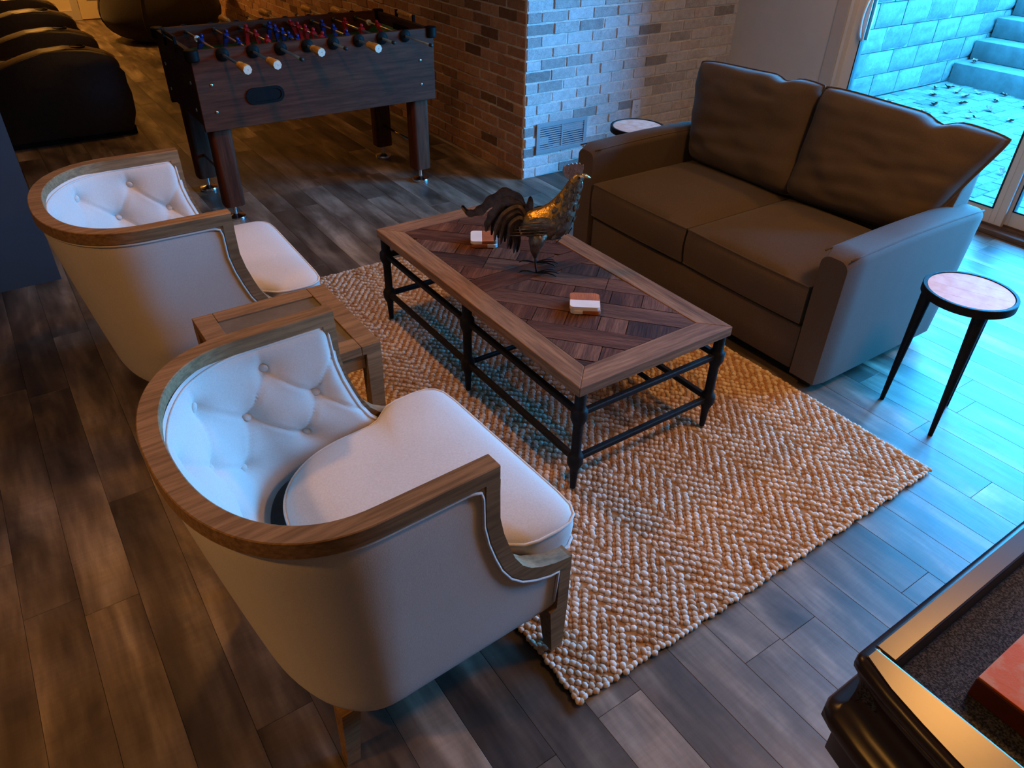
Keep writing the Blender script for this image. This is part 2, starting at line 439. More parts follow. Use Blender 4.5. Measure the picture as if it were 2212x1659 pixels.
tag(B().box(-2.8, XD + .2, -2.8, YBACK + .1, CEIL, CEIL + .1).build('ceiling', MT['ceiling']), 'plain warm-toned ceiling, darkened to cut blue bounce', kind='structure')
tag(B().box(-2.9, -2.8, -2.8, YBACK, 0, CEIL).build('wall_left', MT['wall_brown']), 'plain umber side wall', kind='structure')
tag(B().box(-2.9, XD + .2, -2.9, -2.8, 0, CEIL).build('wall_rear', MT['wall_brown']), 'plain umber wall behind the viewer', kind='structure')
tag(B().box(-2.9, XB + .2, YBACK, YBACK + .1, 0, CEIL).build('wall_back', MT['wall_back']), 'cream wall at the far end', kind='structure')
tag(B().box(-2.8, .045, 3.99, 4.11, 0, CEIL).build('wall_partition', MT['wall_dark']), 'slate grey partition wall end', kind='structure')
b = B().box(-2.75, 2.8, YBACK - .016, YBACK - .001, 0, .12, .004)
tag(b.build('baseboard_back', MT['trim']), 'pale baseboard along the cream wall', kind='structure')

# door wall with openings for two glass doors
DY0, DY1, DZ = -.28, 3.06, 2.08
b = B().box(XD, XD + .14, DY1 + .0, YB + .05, 0, CEIL)
b.box(XD, XD + .14, DY0, DY1, DZ, CEIL); b.box(XD, XD + .14, -2.8, DY0, 0, CEIL)
tag(b.build('wall_right', MT['wall']), 'greige wall around the glass door', kind='structure')
b = B().box(XD - .016, XD + .001, DY1 - .005, DY1 + .085, 0, DZ + .09, .004)
b.box(XD - .016, XD + .001, DY0 - .08, DY1, DZ, DZ + .09, .004)
tag(b.build('trim_1', MT['trim']), 'pale casing beside the glass door', kind='structure')

def brick_wall(name, label, axis, length, top, sep_len, sep_top, keep=None):
    """axis X: face at YB looking -Y from XB; axis Y: face at XB looking -X from YB"""
    H, L, t = .0677, .203, .012
    if axis == 'X': w = B().box(XB + .002, XD + .14, YB - .002, YB + .12, 0, CEIL).build(name, MT['mortar'])
    else: w = B().box(XB - .002, XB + .12, YB + .002, YBACK, 0, CEIL).build(name, MT['mortar'])
    tag(w, label, kind='structure')
    rng = random.Random(3 if axis == 'X' else 4)
    shapes = []
    for k in range(8):
        rs = random.Random(50 + k); bb = B()
        l, h, d = (L - .011) / 2, (H - .010) / 2, .018
        n = 5
        def e(v): return v + rs.uniform(-.0022, .0022)
        out = [(-l + 2 * l * i / n, -h) for i in range(n)] + [(l, -h), (l, 0)] + [(l - 2 * l * i / n, h) for i in range(n)] + [(-l, h), (-l, 0)]
        rim = [(e(p), e(q)) for p, q in out]
        rings = [[(p, 0, q) for p, q in rim], [(p, -d + .003, q) for p, q in rim], [(p * .975, -d, q * .93) for p, q in rim]]
        bb.loft(rings); shapes.append(bb.mesh('brick', MT['brick' if axis == 'X' else 'brick_side']))
    stuff = B(); z = 0; c = 0; cnt = 0; bricks = []
    while z < top - .01:
        off = 0 if c % 2 else -L / 2
        off += rng.uniform(-.012, .012)
        p = off
        while p < length - .01:
            l2 = L
            a, bq = max(p, 0), min(p + l2, length)
            if bq - a > .035: bricks.append((a, bq, z))
            p += l2
        z += H; c += 1
    for a, bq, z in bricks:
        cpt, sc = (a + bq) / 2, (bq - a) / L
        jit = rng.uniform(-.004, .003); tilt = rng.uniform(-.012, .012)
        visible = a < sep_len and z < sep_top and (keep is None or keep(cpt, z)) and cnt < 298
        loc = (XB + cpt, YB + .010 + jit, z + H / 2) if axis == 'X' else (XB + .010 + jit, YB + cpt, z + H / 2)
        if visible:
            inst(rng.choice(shapes), 'brick', w, loc, (0, 0, tilt + (0 if axis == 'X' else -pi / 2)), (sc, 1, rng.uniform(.93, 1.03))); cnt += 1
        else:
            hl, hh = (bq - a) / 2 - .005, H / 2 - .005
            if axis == 'X': stuff.box(loc[0] - hl, loc[0] + hl, YB - .008 + jit, YB + .012, z + .005, z + H - .005)
            else: stuff.box(XB - .008 + jit, XB + .012, loc[1] - hl, loc[1] + hl, z + .005, z + H - .005)
    tag(stuff.build('brick_field', MT['brick' if axis == 'X' else 'brick_side'], w), kind='stuff')
    return w
brick_wall('wall_brick_front', 'pale whitewashed brick wall facing the coffee table', 'X', XD - XB, CEIL, 9, 1.36)
brick_wall('wall_brick_side', 'shadowed brick wall running behind the football table', 'Y', YBACK - YB, CEIL, 2.6, 1.56)

# ------------------------------------------------------------------ sliding glass doors
def sliding_door(name, label, y0, y1, xoff, handle=None):
    d = thing(name, label, None, (XD, y0, 0), kind='structure'); w = y1 - y0
    st, x0, x1 = .075, xoff, xoff + .038
    b = B().box(x0, x1, 0, st, .03, DZ - .03, .004); b.box(x0 - .004, x0, st * .55, st * .7, .05, DZ - .05)
    b.build('stile', MT['white'], d); B().box(x0, x1, w - st, w, .03, DZ - .03, .004).build('stile', MT['white'], d)
    B().box(x0, x1, st, w - st, .03, .125, .004).build('bottom_rail', MT['white'], d)
    B().box(x0, x1, st, w - st, DZ - .11, DZ - .03, .004).build('top_rail', MT['white'], d)
    gx = (x0 + x1) / 2
    B().box(gx - .003, gx + .003, st - .008, w - st + .008, .118, DZ - .105).build('pane', MT['glass'], d)
    b = B()
    for yy in (st, w - st - .008): b.box(x0 - .003, x1 + .003, yy, yy + .008, .125, DZ - .11)
    b.box(x0 - .003, x1 + .003, st, w - st, .125, .133); b.build('glazing_bead', MT['rubber'], d)
    if handle is not None:
        for sx, nm in ((-1, 'handle'), (1, 'handle')):
            xa = x0 if sx < 0 else x1; yy = handle - y0
            h = B(); pth = []
            for k in range(13):
                t = k / 12; pth.append((xa + sx * (.006 + .042 * sin(pi * t) ** .6), yy + (.012 if sx > 0 else 0), .87 + .24 * t))
            h.tube(pth, .011, 8, flat=1.0); h.box(min(xa, xa + sx * .008), max(xa, xa + sx * .008), yy - .02, yy + .02, .86, 1.12, .003)
            h.build(nm, MT['white'], d, auto=40)
        B().lathe([(.007, 0), (.007, -.012), (.004, -.014)], (x0, handle - y0 + .0, .90), 12, 'X').build('latch', MT['chrome'], d)
    return d
sliding_door('door_1', 'white framed sliding glass door with handle', 1.74, 3.035, .045, handle=2.955)
sliding_door('door_2', 'fixed white framed glass door panel', .42, 1.80, .09)
sliding_door('door_4', 'narrow fixed glass sidelight added out of view to let in blue light', -.26, .44, .045)  # unseen panel, added and sized for blue light on the chairs
b = B().box(XD - .004, XD + .145, DY1 - .025, DY1 + .0, 0, DZ, .003); b.box(XD - .004, XD + .145, DY0, DY0 + .03, 0, DZ, .003)
b.box(XD - .004, XD + .145, DY0, DY1, DZ - .03, DZ, .003)
tag(b.build('trim_2', MT['white']), 'white outer frame of the glass doors', kind='structure')
b = B().box(XD - .035, XD + .15, DY0, DY1, .0, .03, .004); b.box(XD + .03, XD + .036, DY0, DY1, .03, .042); b.box(XD + .086, XD + .092, DY0, DY1, .03, .042)
tag(b.build('trim_3', MT['sill']), 'dark brown door sill', kind='structure')

# far door in the cream wall
d = thing('door_3', 'cream panelled door in the far wall', None, (1.36, YBACK, 0), kind='structure')
B().box(0, .82, -.03, -.002, .01, 2.03, .003).build('door_slab', MT['wall_back'], d)
for z0, z1 in ((.22, .95), (1.08, 1.85)):
    for x0 in (.1, .46): B().box(x0, x0 + .27, -.036, -.028, z0, z1, .004).build('panel', MT['wall_back'], d)
b = B()
for x0 in (-.09, .825): b.box(x0, x0 + .085, -.022, 0, 0, 2.12, .004)
b.box(-.09, .91, -.022, 0, 2.04, 2.12, .004); b.build('door_casing', MT['trim'], d)
B().ball((.07, -.07, .95), .028).build('knob', MT['steel'], d, smooth=True)

# ------------------------------------------------------------------ ceiling lamps (warm recessed lights)
def downlight(x, y, watts, label, rad=.09, spot=150):
    t = thing('recessed_light', label, 'ceiling light', (x, y, CEIL), group='warm recessed ceiling lights')
    B().lathe([(.075, -.001), (.10, -.001), (.10, -.008), (.078, -.010), (.07, -.004)], n=28).build('trim_ring', MT['white'], t, auto=40)
    B().lathe([(.001, -.003), (.07, -.003), (.07, -.005), (.001, -.006)], n=24).build('diffuser', MT['lamp_glow'], t)
    ld = bpy.data.lights.new('lamp_bulb', 'SPOT'); ld.energy = watts; ld.color = WARM; ld.shadow_soft_size = rad
    ld.spot_size = R(spot); ld.spot_blend = .9
    lo = bpy.data.objects.new('lamp_bulb', ld); COL.objects.link(lo); lo.parent = t; lo.location = (0, 0, -.03)
for x, y, w, lab in ((.2, -1.5, 35, 'warm recessed fill light added behind the viewer'),  # unseen lamp, added to warm the faces turned to the viewer
                     (.95, 2.6, 80, 'warm recessed ceiling light between the armchairs and the coffee table'), (-1.3, 1.3, 110, 'warm recessed ceiling light left of the near armchair'),
                     (3.9, 2.5, 46, 'warm recessed ceiling light behind the sofa'), (1.3, 6.4, 46, 'warm recessed ceiling light behind the football table'), (2.0, 8.6, 42, 'warm recessed ceiling light over the bean bag'),
                     (.6, 10.3, 330, 'warm recessed ceiling light by the cream wall')):
    downlight(x, y, w, lab)

def drum_light():  # unseen fixture, added to lay a golden gleam on the table rails
    t = thing('added_drum_light', 'round flush drum ceiling light added to gild the felt game table', 'ceiling light', (2.3, .35, CEIL))
    B().lathe([(.06, -.001), (.20, -.001), (.235, -.02), (.235, -.10), (.225, -.105), (.225, -.02), (.06, -.015)], n=40).build('drum_shade', MT['white'], t, auto=40)
    B().lathe([(.001, -.094), (.222, -.094), (.222, -.100), (.001, -.102)], n=40).build('diffuser', MT['drum_glow'], t)
    ld = bpy.data.lights.new('lamp_bulb', 'AREA'); ld.shape = 'DISK'; ld.size = .40; ld.energy = 27; ld.color = WARM
    lo = bpy.data.objects.new('lamp_bulb', ld); COL.objects.link(lo); lo.parent = t; lo.location = (0, 0, -.106)
drum_light()

# ------------------------------------------------------------------ brick wall fittings
def vent():
    t = thing('air_vent', 'painted metal air return vent low on the brick wall', 'vent', (2.93, YB - .008, .152))
    w, h = .425, .20; fwid = .028
    b = B()
    b.box(0, w, -.010, 0, 0, fwid, .002); b.box(0, w, -.010, 0, h - fwid, h, .002)
    b.box(0, fwid, -.010, 0, fwid, h - fwid, .002); b.box(w - fwid, w, -.010, 0, fwid, h - fwid, .002)
    b.box(w / 2 - .006, w / 2 + .006, -.009, 0, fwid, h - fwid)
    b.build('frame', MT['vent'], t)
    B().box(fwid, w - fwid, .0, .004, fwid, h - fwid).build('backing', MT['black'], t)
    n = 10
    me = {}
    for half in (0, 1):
        x0 = fwid if half == 0 else w / 2 + .006; x1 = w / 2 - .006 if half == 0 else w - fwid
        s = B(); s.prism([(-.0085, -.0030), (-.0075, -.0042), (-.0005, .0030), (-.0015, .0042)], x0, x1, axis='X')
        me[half] = s.mesh('louver', MT['vent'])
        for k in range(n): inst(me[half], 'louver', t, (0, -.001, fwid + (k + .5) * (h - 2 * fwid) / n))
vent()
def outlet():
    t = thing('wall_outlet', 'pale duplex wall outlet on the brick wall', 'outlet', (3.762, YB - .009, .275))
    B().box(0, .078, -.006, 0, 0, .122, .003).build('cover_plate', MT['outlet'], t)
    for z in (.026, .066):
        rr = B(); rr.prism(rounded_rect(.022, .056, z, z + .031, .01), -.0085, -.005, axis='Y'); r = rr.build('receptacle', MT['outlet'], t)
        s = B(); s.box(.030, .0325, -.0095, -.008, z + .012, z + .022); s.box(.0445, .047, -.0095, -.008, z + .013, z + .021); s.lathe([(.0028, -.0095), (.0028, -.008)], (.0388, 0, z + .007), 8, 'Y')
        s.build('slot', MT['black'], r)
    B().lathe([(.003, -.0075), (.003, -.005)], (.039, 0, .061), 10, 'Y').build('screw', MT['steel'], t)
outlet()

# ------------------------------------------------------------------ rug
def rug():
    X0, X1, Y0, Y1 = .775, 2.368, .765, 3.29
    t = thing('area_rug', 'chunky jute rug woven in a herringbone pattern under the coffee table', 'rug', ((X0 + X1) / 2, (Y0 + Y1) / 2, 0))
    hx, hy = (X1 - X0) / 2, (Y1 - Y0) / 2
    b = B().box(-hx, hx, -hy, hy, .001, .010, .003, 1); b.build('backing', MT['rug_base'], t)
    rng = random.Random(9)
    band, sp, ln = .134, .0265, .0185
    verts, faces = [], []
    # knot: squashed 6x4 ellipsoid
    tmpl = [(0, 0, 1)]
    for zz, rr in ((.45, .86), (-.35, .9)):
        for k in range(6): tmpl.append((rr * cos(k * pi / 3), rr * sin(k * pi / 3), zz))
    tf = [(0, 1 + k, 1 + (k + 1) % 6) for k in range(6)] + [(1 + k, 7 + k, 7 + (k + 1) % 6, 1 + (k + 1) % 6) for k in range(6)]
    def lift(x, y):      # the corner nearest the drink table curls up a little
        d = math.hypot(x - hx, y + hy); return .0 * max(0, 1 - d / .11) ** 1.5
    def knot(x, y, a, sx, sy, sz, z=.013):
        o = len(verts); ca, sa = cos(a), sin(a); zz = z + lift(x, y)
        for p, q, r in tmpl:
            p, q = p * sx, q * sy
            verts.append((x + p * ca - q * sa, y + p * sa + q * ca, zz + r * sz))
        faces.extend([tuple(i + o for i in f) for f in tf])
    fv, ff = [], []
    def fill(x, y, a, sx, sy):
        if abs(x) > hx or abs(y) > hy: return
        o = len(fv); ca, sa = cos(a), sin(a)
        for p, q, r in tmpl:
            p, q = p * sx, q * sy; fv.append((x + p * ca - q * sa, y + p * sa + q * ca, .0105 + r * .004))
        ff.extend([tuple(i + o for i in f) for f in tf])
    nb = int(2 * hx / band) + 2
    for k in range(nb):
        x0 = -hx + k * band - .03; sgn = 1 if k % 2 else -1
        a = sgn * R(50); dx, dy = cos(a), sin(a); px, py = -dy, dx
        # rows of knots along direction a, row spacing sp, clipped to the band
        cx0 = x0 + band / 2
        nr = int(2 * hy * abs(cos(a)) / sp / 1.0) + 24
        for r in range(-nr, nr):
            for c in range(-10, 11):
                u = (c + (r % 2) * .35) * ln; vv = r * sp
                # row origin moves along Y only
                xx = cx0 + u * dx; yy = vv / abs(cos(a)) + u * dy
                if abs(xx - cx0) > band / 2 or abs(xx) > hx - .004 or abs(yy) > hy - .004: continue
                xx += rng.uniform(-.003, .003); yy += rng.uniform(-.003, .003)
                knot(xx, yy, a + sgn * .55 + rng.uniform(-.4, .4), ln * .72 * rng.uniform(.75, 1.2), sp * .37 * rng.uniform(.75, 1.2), .0075 * rng.uniform(.6, 1.25))
                fill(xx + px * sp * .5, yy + py * sp * .5, a + rng.uniform(-.4, .4), ln * .55, sp * .26)
    # braided edge
    for s0 in (-1, 1):
        y = -hy
        while y < hy: knot(s0 * (hx + rng.uniform(-.004, .005)), y, pi / 2 + rng.uniform(-.5, .5), .012, .0095, .008, .011); y += .017
        x = -hx
        while x < hx: knot(x, s0 * (hy + rng.uniform(-.005, .006)), rng.uniform(-.5, .5), .012, .0095, .008, .011); x += .017
    me = bpy.data.meshes.new('jute_knots'); me.from_pydata(verts, [], faces); me.materials.append(MT['knot'])
    for p in me.polygons: p.use_smooth = True
    o = bpy.data.objects.new('jute_knots', me); COL.objects.link(o); o.parent = t; tag(o, kind='stuff')
    me = bpy.data.meshes.new('jute_underweave'); me.from_pydata(fv, [], ff); me.materials.append(MT['knot_fill'])
    for p in me.polygons: p.use_smooth = True
    o = bpy.data.objects.new('jute_underweave', me); COL.objects.link(o); o.parent = t; tag(o, kind='stuff')
rug()
RUGZ = .0248

# ------------------------------------------------------------------ coffee table
def coffee_table():
    X0, X1, Y0, Y1, ZT = 1.213, 1.887, 1.362, 2.752, .457
    cx, cyy = (X0 + X1) / 2, (Y0 + Y1) / 2
    t = thing('coffee_table', 'reclaimed wood parquet coffee table on a black iron frame', 'coffee table', (cx, cyy, 0))
    hx, hy = (X1 - X0) / 2, (Y1 - Y0) / 2
    top = B().box(-hx + .01, hx - .01, -hy + .01, hy - .01, ZT - .032, ZT - .008).build('tabletop', MT['ct_frame'], t)
    f = .088
    def piece(poly, z0, z1, m, bev=.0025): return B().prism(poly, z0, z1, bev).build('plank', m, top)
    # mitre-free frame: long planks outside, short between
    piece([(-hx, -hy), (-hx + f, -hy + f), (-hx + f, hy - f), (-hx, hy)][::-1], ZT - .036, ZT, MT['ct_frame'])
    piece([(hx, -hy), (hx - f, -hy + f), (hx - f, hy - f), (hx, hy)], ZT - .036, ZT, MT['ct_frame'])
    piece([(-hx, -hy), (hx, -hy), (hx - f, -hy + f), (-hx + f, -hy + f)], ZT - .036, ZT, MT['ct_frame_x'])
    piece([(-hx, hy), (-hx + f, hy - f), (hx - f, hy - f), (hx, hy)][::1][::-1], ZT - .036, ZT, MT['ct_frame_x'])
    ix0, ix1, iy0, iy1 = -hx + f, hx - f, -hy + f, hy - f
    m0, m1 = 2.03 - cyy, 2.138 - cyy
    g = .0016
    tw = {}
    rng = random.Random(21)
    def pmat(ang):
        k = round(ang, 2)
        if k not in tw:
            N = NT('reclaimed_plank_wood'); N.val(N.b, Roughness=.75); N.b.inputs['Specular IOR Level'].default_value = .15
            tc = N.n('ShaderNodeTexCoord'); oi = N.n('ShaderNodeObjectInfo')
            mu = N.n('ShaderNodeMath', operation='MULTIPLY'); N.l(oi.outputs['Random'], mu.inputs[0]); mu.inputs[1].default_value = 19.0
            va = N.n('ShaderNodeVectorMath', operation='ADD'); N.l(tc.outputs['Object'], va.inputs[0]); N.l(mu.outputs[0], va.inputs[1])
            mp0 = N.n('ShaderNodeMapping'); N.l(va.outputs[0], mp0.inputs[0]); mp0.inputs['Rotation'].default_value = (0, 0, -ang)
            mp = N.n('ShaderNodeMapping'); N.l(mp0.outputs[0], mp.inputs[0]); mp.inputs['Scale'].default_value = (.09, 1, 1)
            a = noise(N, mp.outputs[0], 16, 6, .65, .5); fn = noise(N, mp.outputs[0], 150, 3, .6)
            c = ramp(N, a, [(.28, (.036, .016, .010)), (.5, (.088, .043, .026)), (.75, (.18, .096, .06))])
            c = mixc(N, .5, c, ramp(N, fn, [(.35, (.15, .15, .15)), (.65, (.78, .78, .78))]), 'OVERLAY')
            c = mixc(N, 1.0, c, ramp(N, oi.outputs['Random'], TINT), 'MULTIPLY')
            N.l(c, N.b.inputs['Base Color']); bump(N, fn, .7, .003); tw[k] = N.m
        return tw[k]
    piece([(ix0 + g, m0 + g), (ix1 - g, m0 + g), (ix1 - g, m1 - g), (ix0 + g, m1 - g)], ZT - .03, ZT - .0015, pmat(0))
    for (a, bq) in ((iy0, m0), (m1, iy1)):
        rect = (ix0 + g, ix1 - g, a + g, bq - g)
        ang = math.atan2(-(bq - a), ix1 - ix0)
        ux, uy = cos(ang), sin(ang); vx, vy = -uy, ux
        mx, my = (ix0 + ix1) / 2, (a + bq) / 2
        w = .098
        for r in range(-6, 7):
            v0, v1 = (r - .5) * w + g, (r + .5) * w - g
            if r % 2 == 0: cuts = [-.7, -.06 + rng.uniform(-.15, .15), .7] if r else [-.7, .7]
            else:
                cuts = [-.7 + rng.uniform(0, .05)]
                while cuts[-1] < .65: cuts.append(cuts[-1] + rng.choice((.098, .115, .14, .19)))
            for c0, c1 in zip(cuts, cuts[1:]):
                q = [(mx + ux * s + vx * v, my + uy * s + vy * v) for s, v in ((c0 + g, v0), (c1 - g, v0), (c1 - g, v1), (c0 + g, v1))]
                q = clip_poly(q, rect)
                if len(q) < 3: continue
                area = abs(sum(q[i][0] * q[(i + 1) % len(q)][1] - q[(i + 1) % len(q)][0] * q[i][1] for i in range(len(q)))) / 2
                if area < 2e-4: continue
                piece(q, ZT - .03, ZT - .001 - rng.uniform(0, .0016), pmat(ang if r % 2 == 0 else ang + pi / 2), 0)
    # iron frame
    lx, ly = .311, .673
    def leg(x, y, name='leg'):
        b = B(); prof = [(.010, RUGZ - .002), (.0135, .085), (.015, .105), (.027, .134), (.027, .162), (.022, .172), (.017, .178), (.017, .292), (.028, .322), (.028, .350), (.022, .358), (.019, .362), (.019, ZT - .036)]
        b.lathe(prof, (x, y, 0), 14); b.build(name, MT['iron'], t, auto=45)
    for x in (-lx, lx):
        for y in (-ly, 0, ly): leg(x, y)
    for z, zz in ((.15, 'lower'), (.338, 'upper')):
        for x in (-lx, lx):
            for y0, y1 in ((-ly, 0), (0, ly)): B().box(x - .0105, x + .0105, y0 + .015, y1 - .015, z - .0105, z + .0105, .003, 1).build('side_rail', MT['iron'], t)
        for y in (-ly, ly):
            B().box(-lx + .015, lx - .015, y - .0105, y + .0105, z - .0105, z + .0105, .003, 1).build('end_rail', MT['iron'], t)
    B().box(-lx + .015, lx - .015, -.0085, .0085, .1415, .1585, .003, 1).build('cross_rail', MT['iron'], t)
    B().box(-.0085, .0085, -ly, ly, .3375 - .004, .3465, .003, 1).build('centre_rail', MT['iron'], t)
    return ZT
CTZ = coffee_table()

# ------------------------------------------------------------------ coasters
def coasters():
    h, s, r = .014, .106, .014
    def make(loc, rz, split, label):
        t = thing('coaster', label, 'coaster', loc, rz, group='marble and wood coasters on the coffee table')
        a = s / 2; cut = split
        pl = rounded_rect(-a, a, -a, a, r)
        lo = clip_poly(pl, (-1, cut, -1, 1)); hi = clip_poly(pl, (cut, 1, -1, 1))
        B().prism(lo, 0, h, .0015).build('marble_half', MT['marble'], t); B().prism(hi, 0, h, .0015).build('wood_half', MT['coaster_wood'], t)
    z = CTZ + .0002
    dA = R(-33)
    make((1.532, 2.392, z), dA + pi, -.012, 'coaster under another one, beside the rooster tail')
    make((1.529, 2.396, z + h + .0006), dA + R(1), -.006, 'upper coaster of the stack by the rooster tail, white half on the left')
    dB = R(-38)
    make((1.541, 1.742, z), dB, -.01, 'coaster under another one, on the near half of the coffee table')
    make((1.539, 1.745, z + h + .0006), dB + R(90), .0, 'upper coaster of the near stack, orange wood half away from the viewer')
coasters()

# ------------------------------------------------------------------ armchairs
def armchair(label, loc, rz):
    t = thing('armchair', label, 'armchair', loc, rz, group='tufted barrel armchairs')
    ZR0, ZR1, ZB = .752, .79, .178
    TIP, EX = .547, 2.3
    stile = [(.790, .548), (.72, .5475), (.644, .549), (.59, .560), (.536, .577), (.49, .594), (.448, .618), (.42, .645), (.400, .680), (.385, .72), (.374, .772)]
    def xs(z):
        if z >= stile[0][0]: return stile[0][1]
        for (z1, x1), (z0, x0) in zip(stile, stile[1:]):
            if z >= z0: return x0 + (x1 - x0) * (z - z0) / (z1 - z0)
        return stile[-1][1] + .004
    def dims(z, off=0):            # half width, back x, ellipse centre at height z
        k = (z - ZB) / (ZR1 - ZB)
        k = max(k, 0); w = .365 + .022 * k ** .8 + .006 * sin(pi * min(k, 1)); xb = .105 * max(0, 1 - k) ** 1.15
        return w - off, xb + off, .30
    def outline(z, n=72, off=0, xfront=None, bulge=0):
        w, xb, xc = dims(z, off); xf = xs(z) - .012 if xfront is None else xfront
        a = xc - xb; pts = []
        ns = n // 4
        for i in range(ns): pts.append((xf + (xc - xf) * i / ns, -w))
        for i in range(n - 2 * ns + 1):
            th = -pi / 2 + pi * i / (n - 2 * ns); c, s_ = cos(th), sin(th)
            pts.append((xc - a * abs(c) ** (2 / EX), math.copysign(abs(s_) ** (2 / EX), s_) * w))
        for i in range(1, ns + 1): pts.append((xc + (xf - xc) * i / ns, w))
        return pts
    # outer upholstered shell
    zs = [ZB, ZB + .012, ZB + .03, .25, .30, .34, .37, .38, .39, .40, .415, .43, .45, .48, .52, .56, .60, .65, .70, .735, ZR0 + .004]
    def shell_row(z):
        inset = 0
        if z < ZB + .03: inset = .010 * (1 - (z - ZB) / .03) ** 2
        if z > .70: inset = max(inset, .007 * ((z - .70) / .055) ** 2)
        return [(x, y, z) for x, y in outline(z, 72, inset)]
    b = B(); rows = [shell_row(z) for z in zs]; b.loft(rows, False, False)
    b._f([b.bm.verts.new(Vector(p)) for p in shell_row(ZB)])
    b.build('outer_shell', MT['linen'], t, smooth=True)
    # inner tufted back
    Z0, Z1 = .36, ZR0 + .006
    NU, NV = 200, 46
    def inner_base(z):
        k = (z - Z0) / (Z1 - Z0); off = .050 + .055 * (1 - k) ** 1.1 + .018 * sin(pi * k) ** .8
        w, xb, xc = dims(z, 0); wi = w - off * (.85); xbi = .046 + (.205 - .046) * (1 - k) ** 1.25 + .02 * sin(pi * k)
        xf = xs(z) - .012; xc2 = max(.31, xbi + .16)
        if xf < xc2 + .05: xf = xc2 + .05
        return wi, xbi, xc2, xf
    def curve(z, n=240):
        wi, xbi, xc2, xf = inner_base(z); a = xc2 - xbi; pts = []
        m = n // 5
        for i in range(m): pts.append(Vector((xf + (xc2 - xf) * i / m, wi, z)))
        for i in range(n - 2 * m + 1):
            th = pi / 2 - pi * i / (n - 2 * m)
            pts.append(Vector((xc2 - a * abs(cos(th)) ** (2 / 2.1), math.copysign(abs(sin(th)) ** (2 / 2.1), sin(th)) * wi, z)))
        for i in range(1, m + 1): pts.append(Vector((xc2 + (xf - xc2) * i / m, -wi, z)))
        return pts
    def resample(pts, n):
        L = [0]
        for p, q in zip(pts, pts[1:]): L.append(L[-1] + (q - p).length)
        out = []; j = 0
        for i in range(n):
            s_ = L[-1] * i / (n - 1)
            while j < len(L) - 2 and L[j + 1] < s_: j += 1
            f_ = (s_ - L[j]) / max(1e-9, L[j + 1] - L[j]); out.append(pts[j].lerp(pts[j + 1], f_))
        return out, L[-1]
    rowsZ = [Z0 + (Z1 - Z0) * (j / (NV - 1)) for j in range(NV)]
    base = [resample(curve(z), NU) for z in rowsZ]
    zB, dz, nd = .575, .108, 7.0
    btn = [(k / nd, 1) for k in range(1, 7)] + [((k + .5) / nd, 0) for k in range(0, 7)] + [(k / nd, -1) for k in range(1, 7)]
    P = [[None] * NU for _ in range(NV)]
    for j in range(NV):
        pts, Ltot = base[j]; z = rowsZ[j]
        for i in range(NU):
            p = pts[i]; q0, q1 = pts[max(i - 1, 0)], pts[min(i + 1, NU - 1)]
            tg = (q1 - q0).normalized(); nrm = Vector((-tg.y, tg.x, 0))
            ctr = Vector((.42, 0, z)) - p
            if nrm.dot(ctr) < 0: nrm = -nrm
            s_ = i / (NU - 1); V = (z - zB) / dz; d = 0
            for (bs, bv) in btn:
                rr = ((s_ - bs) * Ltot) ** 2 + ((V - bv) * dz) ** 2
                d -= .015 * math.exp(-rr / (.022 ** 2)) + .012 * math.exp(-rr / (.05 ** 2))
            U = s_ * nd
            if -1.05 < V < 1.05:
                for q in (U + V / 2, U - V / 2):
                    fr = abs((q - .5) - round(q - .5)) * Ltot / nd
                    d -= .0055 * math.exp(-(fr / .006) ** 2)
            elif V >= 1.05:
                fr = abs(U - round(U)) * Ltot / nd; d -= .004 * math.exp(-(fr / .006) ** 2) * max(0, 1 - (V - 1.05) / .7)
            edge = min(s_, 1 - s_) * Ltot
            d -= .018 * math.exp(-(edge / .02) ** 2)
            d -= .012 * math.exp(-((Z1 - z) / .012) ** 2)
            P[j][i] = p + nrm * d
    b = B(); V = [[b.bm.verts.new(P[j][i]) for i in range(NU)] for j in range(NV)]
    for j in range(NV - 1):
        for i in range(NU - 1): b._f([V[j][i], V[j][i + 1], V[j + 1][i + 1], V[j + 1][i]])
    tb = b.build('tufted_back', MT['linen'], t, smooth=True)
    # buttons
    bb = B(); bb.ball((0, 0, 0), (.0145, .0145, .007), 14, 8); bme = bb.mesh('button', MT['linen'], smooth=True)
    for (bs, bv) in btn:
        z = zB + bv * dz; j = min(NV - 2, max(1, round((z - Z0) / (Z1 - Z0) * (NV - 1)))); i = min(NU - 2, max(1, round(bs * (NU - 1))))
        p = P[j][i]; tu = P[j][i + 1] - P[j][i - 1]; tv = P[j + 1][i] - P[j - 1][i]
        nr = tu.cross(tv).normalized()
        if nr.dot(Vector((.42, 0, z)) - p) < 0: nr = -nr
        o = inst(bme, 'button', tb, p + nr * .007); o.rotation_euler = nr.to_track_quat('Z', 'Y').to_euler()
    # wooden top rail
    def offset_out(z, e, n=90):    # outline pushed outwards by e
        return outline(z, n, -e, TIP)
    o0 = outline(ZR1, 90, -.004, TIP); i0 = outline(ZR1, 90, .040, TIP)
    rings = []
    for (ox, oy), (kx, ky) in zip(o0, i0):
        rings.append([(ox, oy, ZR0), (kx, ky, ZR0), (kx, ky, ZR1 - .002), (kx + (ox - kx) * .05, ky + (oy - ky) * .05, ZR1), (ox + (kx - ox) * .05, oy + (ky - oy) * .05, ZR1), (ox, oy, ZR1 - .002)])
    b = B(); b.loft(rings); b.build('top_rail', MT['chair_wood'], t, auto=35)
